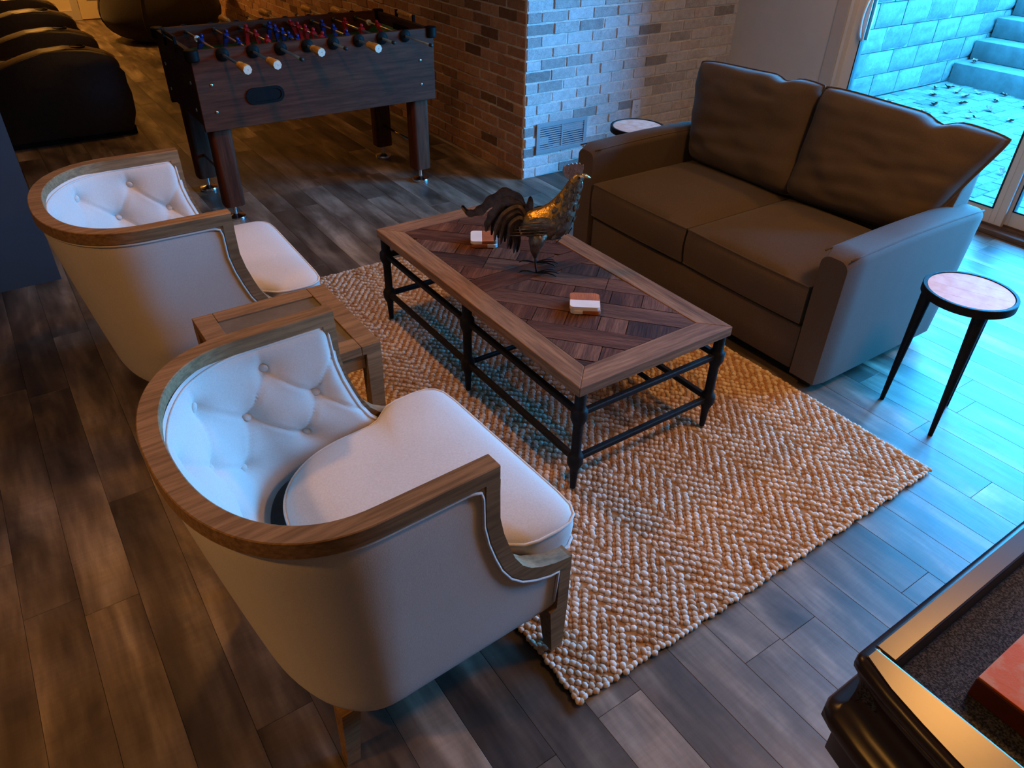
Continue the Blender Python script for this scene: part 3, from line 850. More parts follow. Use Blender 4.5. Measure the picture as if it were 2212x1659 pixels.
    # stiles sweeping down to the front legs
    for sg in (-1, 1):
        rings = []
        pts = [(x, z) for z, x in stile]
        for i, (x, z) in enumerate(pts):
            a, c = pts[max(i - 1, 0)], pts[min(i + 1, len(pts) - 1)]
            tx, tz = c[0] - a[0], c[1] - a[1]; l = math.hypot(tx, tz); nx, nz = tz / l, -tx / l     # inward (back/down)
            if i == 0: nx, nz = -1, 0
            th = .034
            wo = dims(z)[0] + .004; wi = wo - .046
            if i == 0: z = ZR0 + .001
            rings.append([(x, sg * wo, z), (x + nx * th, sg * wo, z + nz * th), (x + nx * th, sg * wi, z + nz * th), (x, sg * wi, z)])
        b = B(); b.loft(rings); b.build('arm_stile', MT['chair_wood'], t, auto=40)
        # front leg
        xo, wo = .776, dims(.3)[0] + .006
        rings = []
        for z, x0, x1, y0, y1 in ((RUGZ - .001, xo - .042, xo - .006, wo - .036, wo), (.19, xo - .056, xo, wo - .052, wo), (.20, xo - .036, xo, wo - .05, wo), (.375, xo - .034, xo, wo - .048, wo)):
            rings.append([(x0, sg * y0, z), (x1, sg * y0, z), (x1, sg * y1, z), (x0, sg * y1, z)])
        b = B(); b.loft(rings); b.build('front_leg', MT['chair_wood'], t)
        # rear leg
        rings = []
        for z, cx_, cy_, h in ((0.0, .176, .312, .016), (ZB + .012, .192, .300, .023)):
            rings.append([(cx_ - h, sg * (cy_ - h), z), (cx_ + h, sg * (cy_ - h), z), (cx_ + h, sg * (cy_ + h), z), (cx_ - h, sg * (cy_ + h), z)])
        b = B(); b.loft(rings); b.build('rear_leg', MT['chair_wood'], t)
    # piping on the outside below the rail and along the stiles
    pp = []
    seq = [(ZB + .03, None)]
    for sg in (-1, 1):
        path = []
        for z in (.225, .30, .345): path.append((.776 - .042, sg * (dims(z)[0] + .004), z))
        for z, x in stile[::-1][1:]:
            i = [s_[0] for s_ in stile].index(z); a, c = stile[max(i - 1, 0)], stile[min(i + 1, len(stile) - 1)]
            tx, tz = c[1] - a[1], c[0] - a[0]; l = math.hypot(tx, tz); nx, nz = tz / l, -tx / l
            if z > ZR0: continue
            path.append((x + nx * .041, sg * (dims(z)[0] + .002), z + nz * .041))
        path.append((TIP - .045, sg * (dims(.74)[0] + .001), .738)); path.append((TIP - .06, sg * (dims(.743)[0] + .001), .744))
        pp.append(path)
    mid = [(x, y, .745) for x, y in outline(.745, 90, 0.001, TIP - .075)]
    full = pp[0] + mid + pp[1][::-1]
    b = B(); b.tube(full, .0042, 6); b.build('piping', MT['linen'], t, smooth=True)
    # inner piping along the rim and front edges of the tufted back
    path = [P[j][2] + Vector((.003, 0, 0)) for j in range(6, NV - 2, 2)]
    path += [Vector((P[NV - 2][i].x, P[NV - 2][i].y, Z1 - .010)) for i in range(3, NU - 3, 2)]
    path += [P[j][NU - 3] + Vector((.003, 0, 0)) for j in range(NV - 3, 5, -2)]
    b = B(); b.tube(path, .0042, 6); b.build('piping', MT['linen'], t, smooth=True)
    # front apron
    B().box(.70, .765, -.325, .325, ZB, .345, .012, 2).build('front_apron', MT['linen'], t, auto=40)
    # seat cushion: rounded T
    def cush(n=96):
        pts = []
        rear = []
        for i in range(41):
            th = pi / 2 + pi * i / 40
            rear.append((.53 + .29 * math.copysign(abs(cos(th)) ** .9, cos(th)), .272 * math.copysign(abs(sin(th)) ** .9, sin(th))))
        pts += rear                                           # from +y side round the back to -y side
        pts += [(.58, -.276), (.612, -.288), (.64, -.312), (.665, -.332), (.70, -.341), (.76, -.343), (.80, -.338), (.825, -.322), (.838, -.295)]
        pts += [(.843, y) for y in (-.24, -.16, -.08, 0, .08, .16, .24)]
        pts += [(.838, .295), (.825, .322), (.80, .338), (.76, .343), (.70, .341), (.665, .332), (.64, .312), (.612, .288), (.58, .276)]
        return pts
    pl = cush(); cxm, cym = .54, 0
    def ring(sc, z): return [(cxm + (x - cxm) * sc, cym + (y - cym) * sc, z(x, y) if callable(z) else z) for x, y in pl]
    def top(sc, h):
        return [(cxm + (x - cxm) * sc, (y) * sc, .438 + h) for x, y in pl]
    b = B()
    rings = [ring(.1, .345), ring(.97, .345), ring(.99, .352), ring(1.0, .375), ring(1.004, .40), ring(1.0, .428), ring(.992, .438), top(.955, .010), top(.88, .020), top(.75, .029), top(.55, .035), top(.3, .038), top(.08, .0385)]
    b.loft(rings); cu = b.build('seat_cushion', MT['linen'], t, smooth=True)
    for z in (.436, .352):
        q = ring(1.0, z); b = B(); b.tube(q + q[:1], .0043, 6, cap=False); b.build('piping', MT['linen'], cu, smooth=True)
    return t
armchair('ivory tufted barrel armchair nearest the viewer, in front of the wooden end table', (.046, 1.262, 0), R(2.4))
armchair('ivory tufted barrel armchair further back, near the dark wall end', (.018, 2.815, 0), R(-1.4))

# ------------------------------------------------------------------ end table between the armchairs
def end_table():
    X0, X1, Y0, Y1, ZT = .325, .762, 1.772, 2.212, .56
    cx, cyy = (X0 + X1) / 2, (Y0 + Y1) / 2; h = (X1 - X0) / 2; hy = (Y1 - Y0) / 2
    t = thing('end_table', 'square oak end table with a grey inset top between the armchairs', 'end table', (cx, cyy, 0))
    f = .062
    for sg in (-1, 1):
        B().box(-h + f + .001, h - f - .001, sg * (hy - f / 2) - f / 2 + .0, sg * (hy - f / 2) + f / 2, ZT - .03, ZT, .002).build('top_frame', MT['end_wood'], t)
        B().box(sg * (h - f / 2) - f / 2, sg * (h - f / 2) + f / 2, -hy + f * 0, hy, ZT - .03, ZT, .002).build('top_frame', MT['end_wood'], t)
    B().box(-h + f, h - f, -hy + f, hy - f, ZT - .025, ZT - .006).build('inset_panel', MT['end_inset'], t)
    for sx in (-1, 1):
        for sy in (-1, 1):
            x, y = sx * (h - .024), sy * (hy - .024); b = B()
            z0 = RUGZ - .004 if sx > 0 and False else 0
            b.loft([[(x - .018, y - .018, z0), (x + .018, y - .018, z0), (x + .018, y + .018, z0), (x - .018, y + .018, z0)], [(x - .024, y - .024, ZT - .03), (x + .024, y - .024, ZT - .03), (x + .024, y + .024, ZT - .03), (x - .024, y + .024, ZT - .03)]])
            b.build('leg', MT['chair_wood'], t)
    for sy in (-1, 1): B().box(-h + .05, h - .05, sy * (hy - .024) - .011, sy * (hy - .024) + .011, ZT - .085, ZT - .031, .002).build('apron', MT['chair_wood'], t)
    for sx in (-1, 1): B().box(sx * (h - .024) - .011, sx * (h - .024) + .011, -hy + .05, hy - .05, ZT - .085, ZT - .031, .002).build('apron', MT['chair_wood'], t)
end_table()

# ------------------------------------------------------------------ sofa
def sofa():
    X0, X1, Y0, Y1 = 2.395, 3.33, 1.285, 2.87
    t = thing('loveseat', 'brown two-seat sofa with loose back pillows facing the coffee table', 'sofa', (X0, Y0, 0))
    W, D = Y1 - Y0, X1 - X0
    AT, ZA, ZF = .138, .607, .052
    # arms
    for k, y0 in enumerate((0, W - AT)):
        n = 18; rings = []
        for i in range(n + 1):
            x = (D - .0) * i / n; s_ = i / n
            zt = ZA + .010 * sin(pi * s_) - (.010 if s_ < .02 else 0)
            xx = x
            def P(yy, zz): 
                sh = .10 * max(0, 1 - (zz - ZF) / (ZA - ZF)) ** 1.4 * max(0, (s_ - .75) / .25) ** 1.0   # rear edge rakes inward to the floor
                fr = .014 * max(0, 1 - s_ / .06) 
                return (xx - sh + 0, yy, zz)
            ins = .012 if (i == 0 or i == n) else 0
            zs_ = zt - ins
            rr = .048; sec = [P(y0 + ins, ZF), P(y0 + ins, .3)]
            for q in range(7):
                an = pi / 2 * q / 6; sec.append(P(y0 + ins + rr * (1 - cos(an)) * .8, zs_ - rr * (1 - sin(an)) * .75))
            for q in range(7):
                an = pi / 2 * (1 - q / 6); sec.append(P(y0 + AT - ins - rr * (1 - cos(an)) * .8, zs_ - rr * (1 - sin(an)) * .75))
            sec += [P(y0 + AT - ins, .3), P(y0 + AT - ins, ZF)]
            rings.append(sec)
        b = B(); b.loft(rings); a = b.build('arm', MT['sofa'], t, auto=50)
        for yy in (.013, AT - .013):
            b = B(); b.tube([(D * .975 * i / 14 + .008, y0 + yy, ZA - .010 + .010 * sin(pi * i / 14)) for i in range(15)], .0035, 6); b.build('piping', MT['sofa_pipe'], a, smooth=True)
    # front rail, base and back
    B().box(.016, .09, AT, W - AT, ZF, .256, .014, 2).build('front_rail', MT['sofa'], t, auto=40)
    B().box(.05, D - .12, AT - .01, W - AT + .01, .11, .25).build('seat_deck', MT['sofa'], t)
    b = B(); b.prism([(D - .30, ZF), (D - .115, ZF), (D - .03, .40), (D - .0, .755), (D - .03, .785), (D - .10, .775), (D - .16, .55), (D - .24, .28)], AT * .62, W - AT * .62, .012, axis='Y'); b.build('back_frame', MT['sofa'], t, auto=40)
    for x in (.05, D - .20):
        for y in (.05, W - .12): B().box(x, x + .07, y, y + .07, 0, ZF + .004, .004).build('foot', MT['rubber'], t)
    # seat cushions
    cw = (W - 2 * AT) / 2
    for k in range(2):
        y0 = AT + k * cw; y1 = y0 + cw; x0, x1 = .006, .70
        def fn(u, v, y0=y0, y1=y1):
            return None
        b = B(); nu, nv = 21, 21
        def surf(u, v, sgn):
            a, c = 2 * u - 1, 2 * v - 1
            e = (1 - abs(a) ** 3.5) * (1 - abs(c) ** 3.5)
            x = x0 + (x1 - x0) * u + (-.006 * (1 - c * c) if u < .5 else 0) * abs(a); y = y0 + .006 + (y1 - y0 - .012) * v
            bulge = .042 * (e ** .75)
            z = (.436 + bulge) if sgn > 0 else (.272 - .003 * e)
            return (x, y, z)
        b.grid(lambda u, v: surf(u, v, 1), nu, nv); b.grid(lambda u, v: surf(u, v, -1), nu, nv)
        # side wall with a soft belly
        per = [(i / 20, 0) for i in range(20)] + [(1, i / 20) for i in range(20)] + [(1 - i / 20, 1) for i in range(20)] + [(0, 1 - i / 20) for i in range(20)]
        rings = []
        for h in range(5):
            f_ = h / 4; rg = []
            for u, v in per:
                tx, ty, tz = surf(u, v, 1); bz = .272
                bel = .012 * sin(pi * f_)
                dx = -bel if u == 0 else (bel if u == 1 else 0); dy = 0
                rg.append((tx + dx, ty + dy, tz + (bz - tz) * f_))
            rings.append(rg)
        b.loft(rings, True, False)
        bmesh.ops.remove_doubles(b.bm, verts=b.bm.verts[:], dist=.002)
        cu = b.build('seat_cushion', MT['sofa'], t, auto=55)
        for f_ in (0.02, 1.0):
            pth = [Vector(surf(u, v, 1)) for u, v in per]; pth = [Vector((p.x, p.y, p.z + (.274 - p.z) * f_)) for p in pth]
            b = B(); b.tube(pth + pth[:1], .0042, 6, cap=False); b.build('piping', MT['sofa_pipe'], cu, smooth=True)
    # loose back pillows: corner control points on the back (sofa-local x, y, z)
    def pillow(bl, br, tr, tl, thick, seed, sag, su):
        bl, br, tr, tl = map(Vector, (bl, br, tr, tl)); n = 34
        nor = ((br - bl).cross(tl - bl)).normalized()
        if nor.x > 0: nor = -nor
        def pos(u, v, sgn):
            p = bl.lerp(br, u).lerp(tl.lerp(tr, u), v)
            a, c = 2 * u - 1, 2 * v - 1
            # pinch the edges inwards between the corners
            p += (br - bl).normalized() * (-.020 * a * (1 - c * c)) * 1.0
            p += (tl - bl).normalized() * (-.012 * c * (1 - a * a)) * (1.0 if c > 0 else .3)
            rd = .085 * (abs(a) * abs(c)) ** 4
            p -= (br - bl) * .5 * a * rd; p -= (tl - bl) * .5 * c * rd
            if c > 0: p.z -= sag * math.exp(-((u - su) / .055) ** 2) * c ** 6
            e = max(0, (1 - abs(a) ** 4.5)) ** .55 * max(0, (1 - abs(c) ** 4.5)) ** .55
            lo = 1.12 - .22 * v
            wr = .017 * e * mnoise.noise(Vector((u * 2.2 + v * 4.5 + seed, v * 2.0 - u * 3.0, seed))) + .011 * e * mnoise.noise(Vector((u * 5 + v * 11 + seed, v * 4 - u * 6, seed * 2)))
            fold = .010 * math.exp(-(((v - .32 - .25 * u) / .05) ** 2)) * e + .008 * math.exp(-(((v - .2 - .12 * u) / .04) ** 2)) * e
            return p + nor * sgn * (thick * .5 * e * lo + (wr - fold) * (1 if sgn > 0 else .3))
        b = B(); b.grid(lambda u, v: pos(u, v, 1), n, n); b.grid(lambda u, v: pos(u, v, -1), n, n)
        bmesh.ops.remove_doubles(b.bm, verts=b.bm.verts[:], dist=.0015)
        pw = b.build('back_pillow', MT['sofa'], t, smooth=True)
        per = [(i / 24, 0) for i in range(24)] + [(1, i / 24) for i in range(24)] + [(1 - i / 24, 1) for i in range(24)] + [(0, 1 - i / 24) for i in range(24)]
        pth = [pos(u, v, 0) for u, v in per]; b = B(); b.tube(pth + pth[:1], .0048, 6, cap=False); b.build('piping', MT['sofa_pipe'], pw, smooth=True)
    # (x depth, y across, z); right pillow = nearer the glass door end
    pillow((.66, W - AT - .005, .45), (.66, .735, .45), (.82, .805, .958), (.80, 1.60, .930), .22, 1.3, .025, .72)
    pillow((.66, .815, .45), (.73, .15, .465), (.87, -.03, .925), (.80, .835, .96), .22, 4.1, .03, .66)
sofa()

# ------------------------------------------------------------------ round drink tables
def drink_table(label, loc, ang0):
    t = thing('drink_table', label, 'side table', loc, 0, group='round three-legged drink tables')
    Rr, ZT = .155, .545
    b = B(); b.lathe([(Rr - .014, ZT - .004), (Rr - .012, ZT), (Rr - .002, ZT), (Rr, ZT - .002), (Rr, ZT - .030), (Rr - .003, ZT - .032), (.002, ZT - .032), (.002, ZT - .02), (Rr - .014, ZT - .02)], n=56); b.build('top_ring', MT['iron'], t, auto=35)
    # stone top in strips
    rs = Rr - .0155
    for k, (a, c) in enumerate(((-1, -.55), (-.55, -.05), (-.05, .48), (.48, 1))):
        pl = clip_poly([(rs * cos(2 * pi * i / 64), rs * sin(2 * pi * i / 64)) for i in range(64)], (a * rs + .0003, c * rs - .0003, -1, 1))
        M = Matrix.Rotation(R(20), 4, 'Z'); B().prism(pl, ZT - .014, ZT - .0025, 0, M).build('stone_strip', MT['alabaster'], t)
    for k in range(3):
        a = ang0 + k * 2 * pi / 3; c, s = cos(a), sin(a); b = B()
        top = Vector((c * (Rr - .030), s * (Rr - .030), ZT - .028)); ft = Vector((c * (Rr - .012), s * (Rr - .012), 0))
        b.tube([ft, ft.lerp(top, .5), top], [.0085, .015, .0225], 14); b.build('leg', MT['iron'], t, auto=50)
drink_table('round stone-topped drink table with three black legs beside the near sofa arm', (2.672, .985, 0), R(107))
drink_table('round stone-topped drink table half hidden behind the far sofa arm', (3.005, 3.085, 0), R(80))

# ------------------------------------------------------------------ rooster sculpture
def rooster():
    t = thing('rooster_sculpture', 'hammered metal rooster sculpture standing on the coffee table', 'sculpture', (1.570, 2.085, CTZ), -YAW)
    # local: +x = facing, y = side, z = up.  body as lofted ellipses (x, z, half-height along the section, half-width, tilt)
    secs = [(-.062, .158, .012, .010, 20), (-.050, .165, .034, .026, 22), (-.030, .176, .052, .040, 25), (0, .180, .066, .052, 30), (.035, .186, .074, .058, 40), (.066, .206, .070, .055, 52), (.088, .240, .056, .045, 62), (.104, .275, .044, .035, 68), (.116, .306, .034, .028, 70), (.126, .334, .027, .023, 68), (.134, .353, .023, .021, 60), (.144, .365, .020, .018, 35), (.156, .368, .013, .012, 10), (.163, .369, .005, .005, 0)]
    n = 20
    def sec(k):
        x, z, h, w, tl = k; a = R(tl); return [(x - sin(a) * h * sin(q), w * cos(q), z + cos(a) * h * sin(q)) for q in [2 * pi * i / n for i in range(n)]]
    rings = [sec(k) for k in secs]
    b = B(); b.mat(MT['rooster_body']); V = b.loft(rings)
    b.mat(MT['rooster_highlight']); gi = b.mi
    for f in b.bm.faces:
        c = f.calc_center_median()
        if f.normal.length == 0: f.normal_update()
    bmesh.ops.recalc_face_normals(b.bm, faces=b.bm.faces[:])
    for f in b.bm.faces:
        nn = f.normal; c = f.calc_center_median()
        if nn.z > .35 and nn.x < .25 and c.x < .125: f.material_index = gi  # upward faces gilded, the overhead highlight put into their colour
    b.build('body', MT['rooster_body'], t, smooth=True)
    # overlapping neck and breast scales
    sm = B(); sm.grid(lambda u, v: ((v - .5) * .026 * 1.0, (u - .5) * .020 * sqrt(max(0, 1 - (max(v, .35) - .35) ** 2 / .4225)) , .004 * (1 - (2 * u - 1) ** 2) - .002 + .004 * v), 5, 6)
    sme = sm.mesh('scale_feather', MT['rooster_body'], smooth=True)
    for i in range(3, 10):
        x, z, h, w, tl = secs[i]
        for k in range(5):
            q = R(-70 + 35 * k + (17 if i % 2 else 0)) + pi
            for sg in (0,):
                a = R(tl); p = Vector((x - sin(a) * h * sin(q) * 1.0, w * cos(q), z + cos(a) * h * sin(q)))
                nv = Vector((-sin(a) * sin(q) / max(h, .01), cos(q) / max(w, .01), cos(a) * sin(q) / max(h, .01))).normalized()
                if nv.z > .3 and nv.x < .3: continue
                dn = Vector((-cos(a), 0, -sin(a))); dn = (dn - nv * dn.dot(nv)).normalized(); sd = nv.cross(dn)
                o = inst(sme, 'scale_feather', t, p + nv * .002); o.rotation_euler = Matrix((dn, sd, nv)).transposed().to_euler()
    # wings
    for sg in (-1, 1):
        def wing(u, v):
            x = .062 - .125 * u; z = .205 + .012 * sin(u * 2.2) - .030 * u + (v - .5) * .062 * (sin(pi * min(1, u * .9 + .12)) ** .7)
            return (x, sg * (.060 - .030 * max(0, u - .45) + .006 * sin(v * pi)), z)
        b = B(); b.grid(wing, 16, 8); b.grid(lambda u, v: tuple(Vector(wing(u, v)) - Vector((0, sg * .006, 0))), 16, 8); wg = b.build('wing', MT['rooster_body'], t, smooth=True)
        for k in range(5):
            pth = [(.03 - .09 * s_ - .012 * k * s_, sg * (.068 - .024 * s_), .222 - .012 * k - .02 * s_) for s_ in (0, .35, .7, 1)]
            b = B(); b.tube(pth, [.004, .006, .006, .002], 6, flat=.5); b.build('wing_feather', MT['rooster_tail'], wg, smooth=True)
    # tail feathers: curved blades with thickness
    def blade(pts, width, sgn, wav=0):
        P = [Vector((p[0], p[2] if len(p) > 2 else 0, p[1])) for p in pts]
        # catmull resample
        out = []
        for i in range(len(P) - 1):
            p0, p1, p2, p3 = P[max(i - 1, 0)], P[i], P[i + 1], P[min(i + 2, len(P) - 1)]
            for k in range(6):
                s_ = k / 6; out.append(.5 * ((2 * p1) + (p2 - p0) * s_ + (2 * p0 - 5 * p1 + 4 * p2 - p3) * s_ ** 2 + (3 * p1 - p0 - 3 * p2 + p3) * s_ ** 3))
        out.append(P[-1]); m_ = len(out); rings = []
        for i, p in enumerate(out):
            tg = (out[min(i + 1, m_ - 1)] - out[max(i - 1, 0)]).normalized(); nn = Vector((-tg.z, 0, tg.x)); s_ = i / (m_ - 1)
            w = width * (sin(pi * min(1, .18 + s_ * .80)) ** .6) * (1 + wav * .18 * sin(s_ * 40)) * .5
            if i == m_ - 1: w = .0012
            fo = Vector((0, sgn * .0055, 0)); th = Vector((0, .0016, 0))
            rings.append([p + nn * w + th, p + fo * 1.0 + th, p - nn * w + th, p - nn * w - th, p + fo - th, p + nn * w - th])
        b = B(); b.loft(rings); return b.build('tail_feather', MT['rooster_tail'], t, auto=50)
    rootx, rootz = -.040, .185
    blade([(rootx, rootz + .03), (-.070, .275), (-.118, .302), (-.170, .272), (-.215, .232), (-.255, .222), (-.282, .250)], .040, 1, 1)
    blade([(rootx, rootz + .02), (-.078, .255), (-.120, .270), (-.160, .232), (-.185, .185), (-.192, .150)], .036, -1, 1)
    fan = [(-.172, .128, .014), (-.160, .118, -.016), (-.148, .112, .022), (-.136, .105, -.010), (-.122, .100, .018), (-.110, .092, -.022), (-.100, .075, .010), (-.086, .066, -.006), (-.074, .058, .016)]
    for k, (ex, ez, ey) in enumerate(fan):
        f_ = k / 8; pk = .262 - .062 * f_
        blade([(rootx, rootz + .016 - .03 * f_, ey * .4), (rootx - .030 + .008 * f_, pk - .018 * f_, ey * .7), ((rootx + ex) / 2 - .022, (pk + .215) / 2 - .045 * f_, ey), (ex * .97 + .004, ez + .055, ey), (ex, ez, ey)], .022, 1 if ey > 0 else -1)
    blade([(-.045, .19), (-.038, .23), (-.030, .262), (-.029, .292)], .030, 1)
    # thighs, shanks, toes
    for sg in (-1, 1):
        b = B(); b.tube([(.010, sg * .030, .170), (-.002, sg * .036, .125), (-.006, sg * .040, .090), (-.004, sg * .043, .066)], [.038, .030, .017, .006], 12); b.build('thigh', MT['rooster_body'], t, smooth=True)
        b = B(); b.tube([(-.004, sg * .043, .072), (-.002, sg * .044, .035), (.004, sg * .044, .004)], .0032, 8); lg = b.build('shank', MT['iron'], t, smooth=True)
        for dx, dy in ((.075, -.026), (.086, .0), (.072, .028), (-.068, .004)):
            b = B(); b.tube([(.004, sg * .044, .005), (.004 + dx * .55, sg * .044 + dy * .6, .012), (.004 + dx * .85, sg * .044 + dy * .9, .009), (.004 + dx, sg * .044 + dy, .0025)], [.0028, .0028, .0026, .0016], 6); b.build('toe', MT['iron'], lg, smooth=True)
    # comb, beak, wattles, eyes
    out = [(.090, .372), (.082, .392), (.086, .408), (.094, .404), (.099, .416), (.107, .408), (.113, .421), (.121, .411), (.128, .423), (.135, .411), (.142, .422), (.147, .409), (.156, .415), (.157, .402), (.154, .378), (.142, .362), (.122, .352), (.102, .362)]
    def cb(u, v): return None
    b = B(); b.prism(out, -.004, .004, .0012, axis='Y'); b.build('comb', MT['rooster_comb'], t)
    b = B(); b.tube([(.150, 0, .371), (.168, 0, .372), (.186, 0, .366)], [.011, .0075, .0012], 10); b.build('beak', MT['beak'], t, smooth=True)
    for sg in (-1, 1):
        b = B(); b.ball((.152, sg * .007, .340), (.008, .003, .017), 8, 6); b.build('wattle', MT['rooster_comb'], t, smooth=True)
        b = B(); b.ball((.143, sg * .0185, .372), .004, 8, 6); b.build('eye', MT['black'], t, smooth=True)
rooster()

# ------------------------------------------------------------------ foosball table
def foosball():
    X0, X1, Y0, Y1, Z0, Z1 = .93, 2.335, 4.21, 4.935, .532, .936
    cx, cyy = (X0 + X1) / 2, (Y0 + Y1) / 2; hx, hy = (X1 - X0) / 2, (Y1 - Y0) / 2
    t = thing('foosball_table', 'dark walnut foosball table with red and blue players', 'game table', (cx, cyy, 0))
    th = .028
    for sg in (-1, 1):
        b = B().box(-hx, hx, min(sg * hy, sg * (hy - th)), max(sg * hy, sg * (hy - th)), Z0, Z1, .003)
        sp = b.build('side_panel', MT['fb_wood'], t)
        e = B().box(min(sg * hx, sg * (hx - th)), max(sg * hx, sg * (hx - th)), -hy + th, hy - th, Z0 + .03, Z1 - .004, .003).build('end_panel', MT['fb_end'], t)
        for x in (-hx + .06, hx - .095):
            for z in (.765, .628): B().ball((x + (.018 if x < 0 else .0), sg * hy, z), (.0095, .006, .0095), 10, 6).build('bolt', MT['chrome'], t, smooth=True)
        for y in (-hy + .10, hy - .10):
            for z in (.765, .628): B().ball((sg * hx, y, z), (.006, .0095, .0095), 10, 6).build('bolt', MT['chrome'], t, smooth=True)
        for sy in (-1, 1):
            b = B(); b.lathe([(.030, Z1 - .052), (.036, Z1 - .046), (.036, Z1 + .002), (.030, Z1 + .006), (.002, Z1 + .007)], (sg * (hx - .012), sy * (hy - .012), 0), 18); b.build('corner_cap', MT['black'], t, auto=40)
    B().box(-hx + th, hx - th, -hy + th, hy - th, .800, .822).build('playfield', MT['fb_field'], t)
    for sg in (-1, 1):
        b = B(); b.prism([(sg * (hx - th), .822), (sg * (hx - th), .868), (sg * (hx - th - .07), .822)], -hy + th, hy - th, axis='Y'); b.build('end_ramp', MT['fb_field'], t)
        B().box(min(sg * (hx - th), sg * (hx - th - .006)), max(sg * (hx - th), sg * (hx - th - .006)), -.10, .10, .824, .90).build('goal_mouth', MT['black'], t)
    # ball return slot
    pl = rounded_rect(-.105, .105, -.0425, .0425, .042, 8); ps = [(p[0] + 1.279 - cx, p[1] + .684) for p in pl]; pin = [(p[0] * .86 + 1.279 - cx, p[1] * .70 + .684) for p in pl]
    b = B(); rings = [[(x, -hy - .0005, z) for x, z in ps], [(x, -hy - .007, z) for x, z in ps], [(x, -hy - .007, z) for x, z in pin], [(x, -hy - .003, z) for x, z in pin]]
    b.loft(rings, True, False); b._f([b.bm.verts.new(Vector(p)) for p in rings[-1]]); sl = b.build('ball_return', MT['black'], t, auto=40)
    # legs
    lx, ly = 2.245 - cx, 4.57 + .28 - cyy
    for sx in (-1, 1):
        for sy in (-1, 1):
            x, y = sx * (lx + .002), sy * .276; w = .057
            b = B(); pl = rounded_rect(x - w, x + w, y - w * .95, y + w * .95, .026, 5); b.prism(pl, .088, Z0 + .05, .002); lg = b.build('leg', MT['fb_leg'], t, auto=40)
            b = B(); b.lathe([(.011, .02), (.011, .09)], (x, y, 0), 12); b.lathe([(.056, .0), (.058, .008), (.054, .018), (.02, .026), (.012, .03)], (x, y, 0), 24); b.build('leveler_foot', MT['chrome'], lg, auto=40)
        B().tube([(sx * lx, -.22, .235), (sx * lx, .22, .235)], .009, 10).build('tie_rod', MT['chrome'], t, smooth=True)
    # rods, bearings, handles, players
    pm = B(); pm.ball((0, 0, .018), (.011, .011, .012), 8, 6)
    pm.loft([[(sx_ * a, sy_ * c, z) for sx_, sy_ in ((-1, -1), (1, -1), (1, 1), (-1, 1))] for z, a, c in ((.010, .012, .012), (.004, .015, .020), (-.012, .013, .016), (-.03, .010, .013), (-.062, .009, .012), (-.070, .013, .014), (-.078, .012, .013))])
    pmesh = {}
    for nm, mt in (('red', MT['red']), ('blue', MT['blue'])):
        q = B(); q.ball((0, 0, .026), (.011, .011, .012), 8, 6); q.lathe([(.009, -.018), (.0105, .0), (.009, .018)], (0, 0, 0), 8, 'Y')
        q.loft([[(sx_ * a, sy_ * c, z) for sx_, sy_ in ((-1, -1), (1, -1), (1, 1), (-1, 1))] for z, a, c in ((.016, .010, .012), (.008, .014, .019), (-.010, .012, .016), (-.03, .010, .013), (-.056, .008, .012), (-.062, .014, .014), (-.078, .011, .013))])
        pmesh[nm] = q.mesh('player', mt, auto=50)
    bz = .908
    rods = [(1.092, 'blue', 1, 3.81, 0), (1.25, 'blue', 2, 3.84, 0), (1.40, 'red', 3, 3.905, 1), (1.55, 'blue', 5, 4.01, 0), (1.70, 'red', 5, 4.04, 1), (1.852, 'blue', 3, 3.955, 0), (1.998, 'red', 2, 4.06, 1), (2.146, 'red', 1, 3.90, 1)]
    rng = random.Random(2)
    for X, team, cnt, yend, red in rods:
        x = X - cx; L = 1.24; a = yend - cyy; c = a + L + (.1 if red else -.05)
        if red: c = max(c, hy + .19)
        b = B(); b.tube([(x, a, bz), (x, c, bz)], .0075, 10); rod = b.build('rod', MT['steel'], t, smooth=True)
        for sg in (-1, 1):
            b = B(); b.lathe([(.012, 0), (.034, 0), (.034, .008), (.026, .014), (.014, .020), (.012, .020)], (x, 0, bz), 20, 'Y', Matrix.Translation((0, sg * hy, 0)) @ Matrix.Diagonal((1, sg, 1, 1))); b.build('bearing', MT['black'], rod, auto=40)
        he, sg = (a, -1) if not red else (c, 1)
        prof = [(.012, .128), (.0185, .12), (.0195, .104), (.0155, .092), (.019, .08), (.023, .05), (.024, .02), (.0225, .0)]
        b = B(); b.lathe([(r, sg * (-h)) for r, h in prof], (x, he, bz), 8, 'Y'); hd = b.build('handle', MT['handle_wood'], rod, auto=50)
        b = B(); b.lathe([(.022, 0), (.021, sg * .003), (.004, sg * .003), (.002, sg * .001)], (x, he, bz), 8, 'Y'); b.build('handle_end', MT['handle_cap'], rod)
        oe = c if not red else a
        B().lathe([(.0095, -.012), (.0095, .010), (.006, .014), (.001, .015)], (x, oe, bz), 10, 'Y', Matrix.Identity(4)).build('rod_cap', MT['rubber'], rod, smooth=True)
        sh = rng.uniform(-.03, .03)
        span = {1: 0, 2: .24, 3: .36, 5: .46}[cnt]
        for k in range(cnt):
            y = (-span / 2 + span * k / max(1, cnt - 1) if cnt > 1 else 0) + sh
            o = inst(pmesh[team], 'player', rod, (x, y, bz)); o.rotation_euler = (0, R(rng.uniform(-22, 22)), 0)
        for yy in (-hy + th + .03, hy - th - .03):
            B().lathe([(.014, -.012), (.014, .012)], (x, yy, bz), 12, 'Y').build('bumper', MT['rubber'] if yy < 0 or X > 1.2 and X < 2.1 else MT['rubber'], rod)
        if X in (1.092, 2.146): B().lathe([(.0085, -.009), (.0165, -.007), (.0165, .007), (.0085, .009)], (x, .10 if X < 1.5 else .12, bz), 14, 'Y').build('collar', MT['bumper'], rod, auto=40)
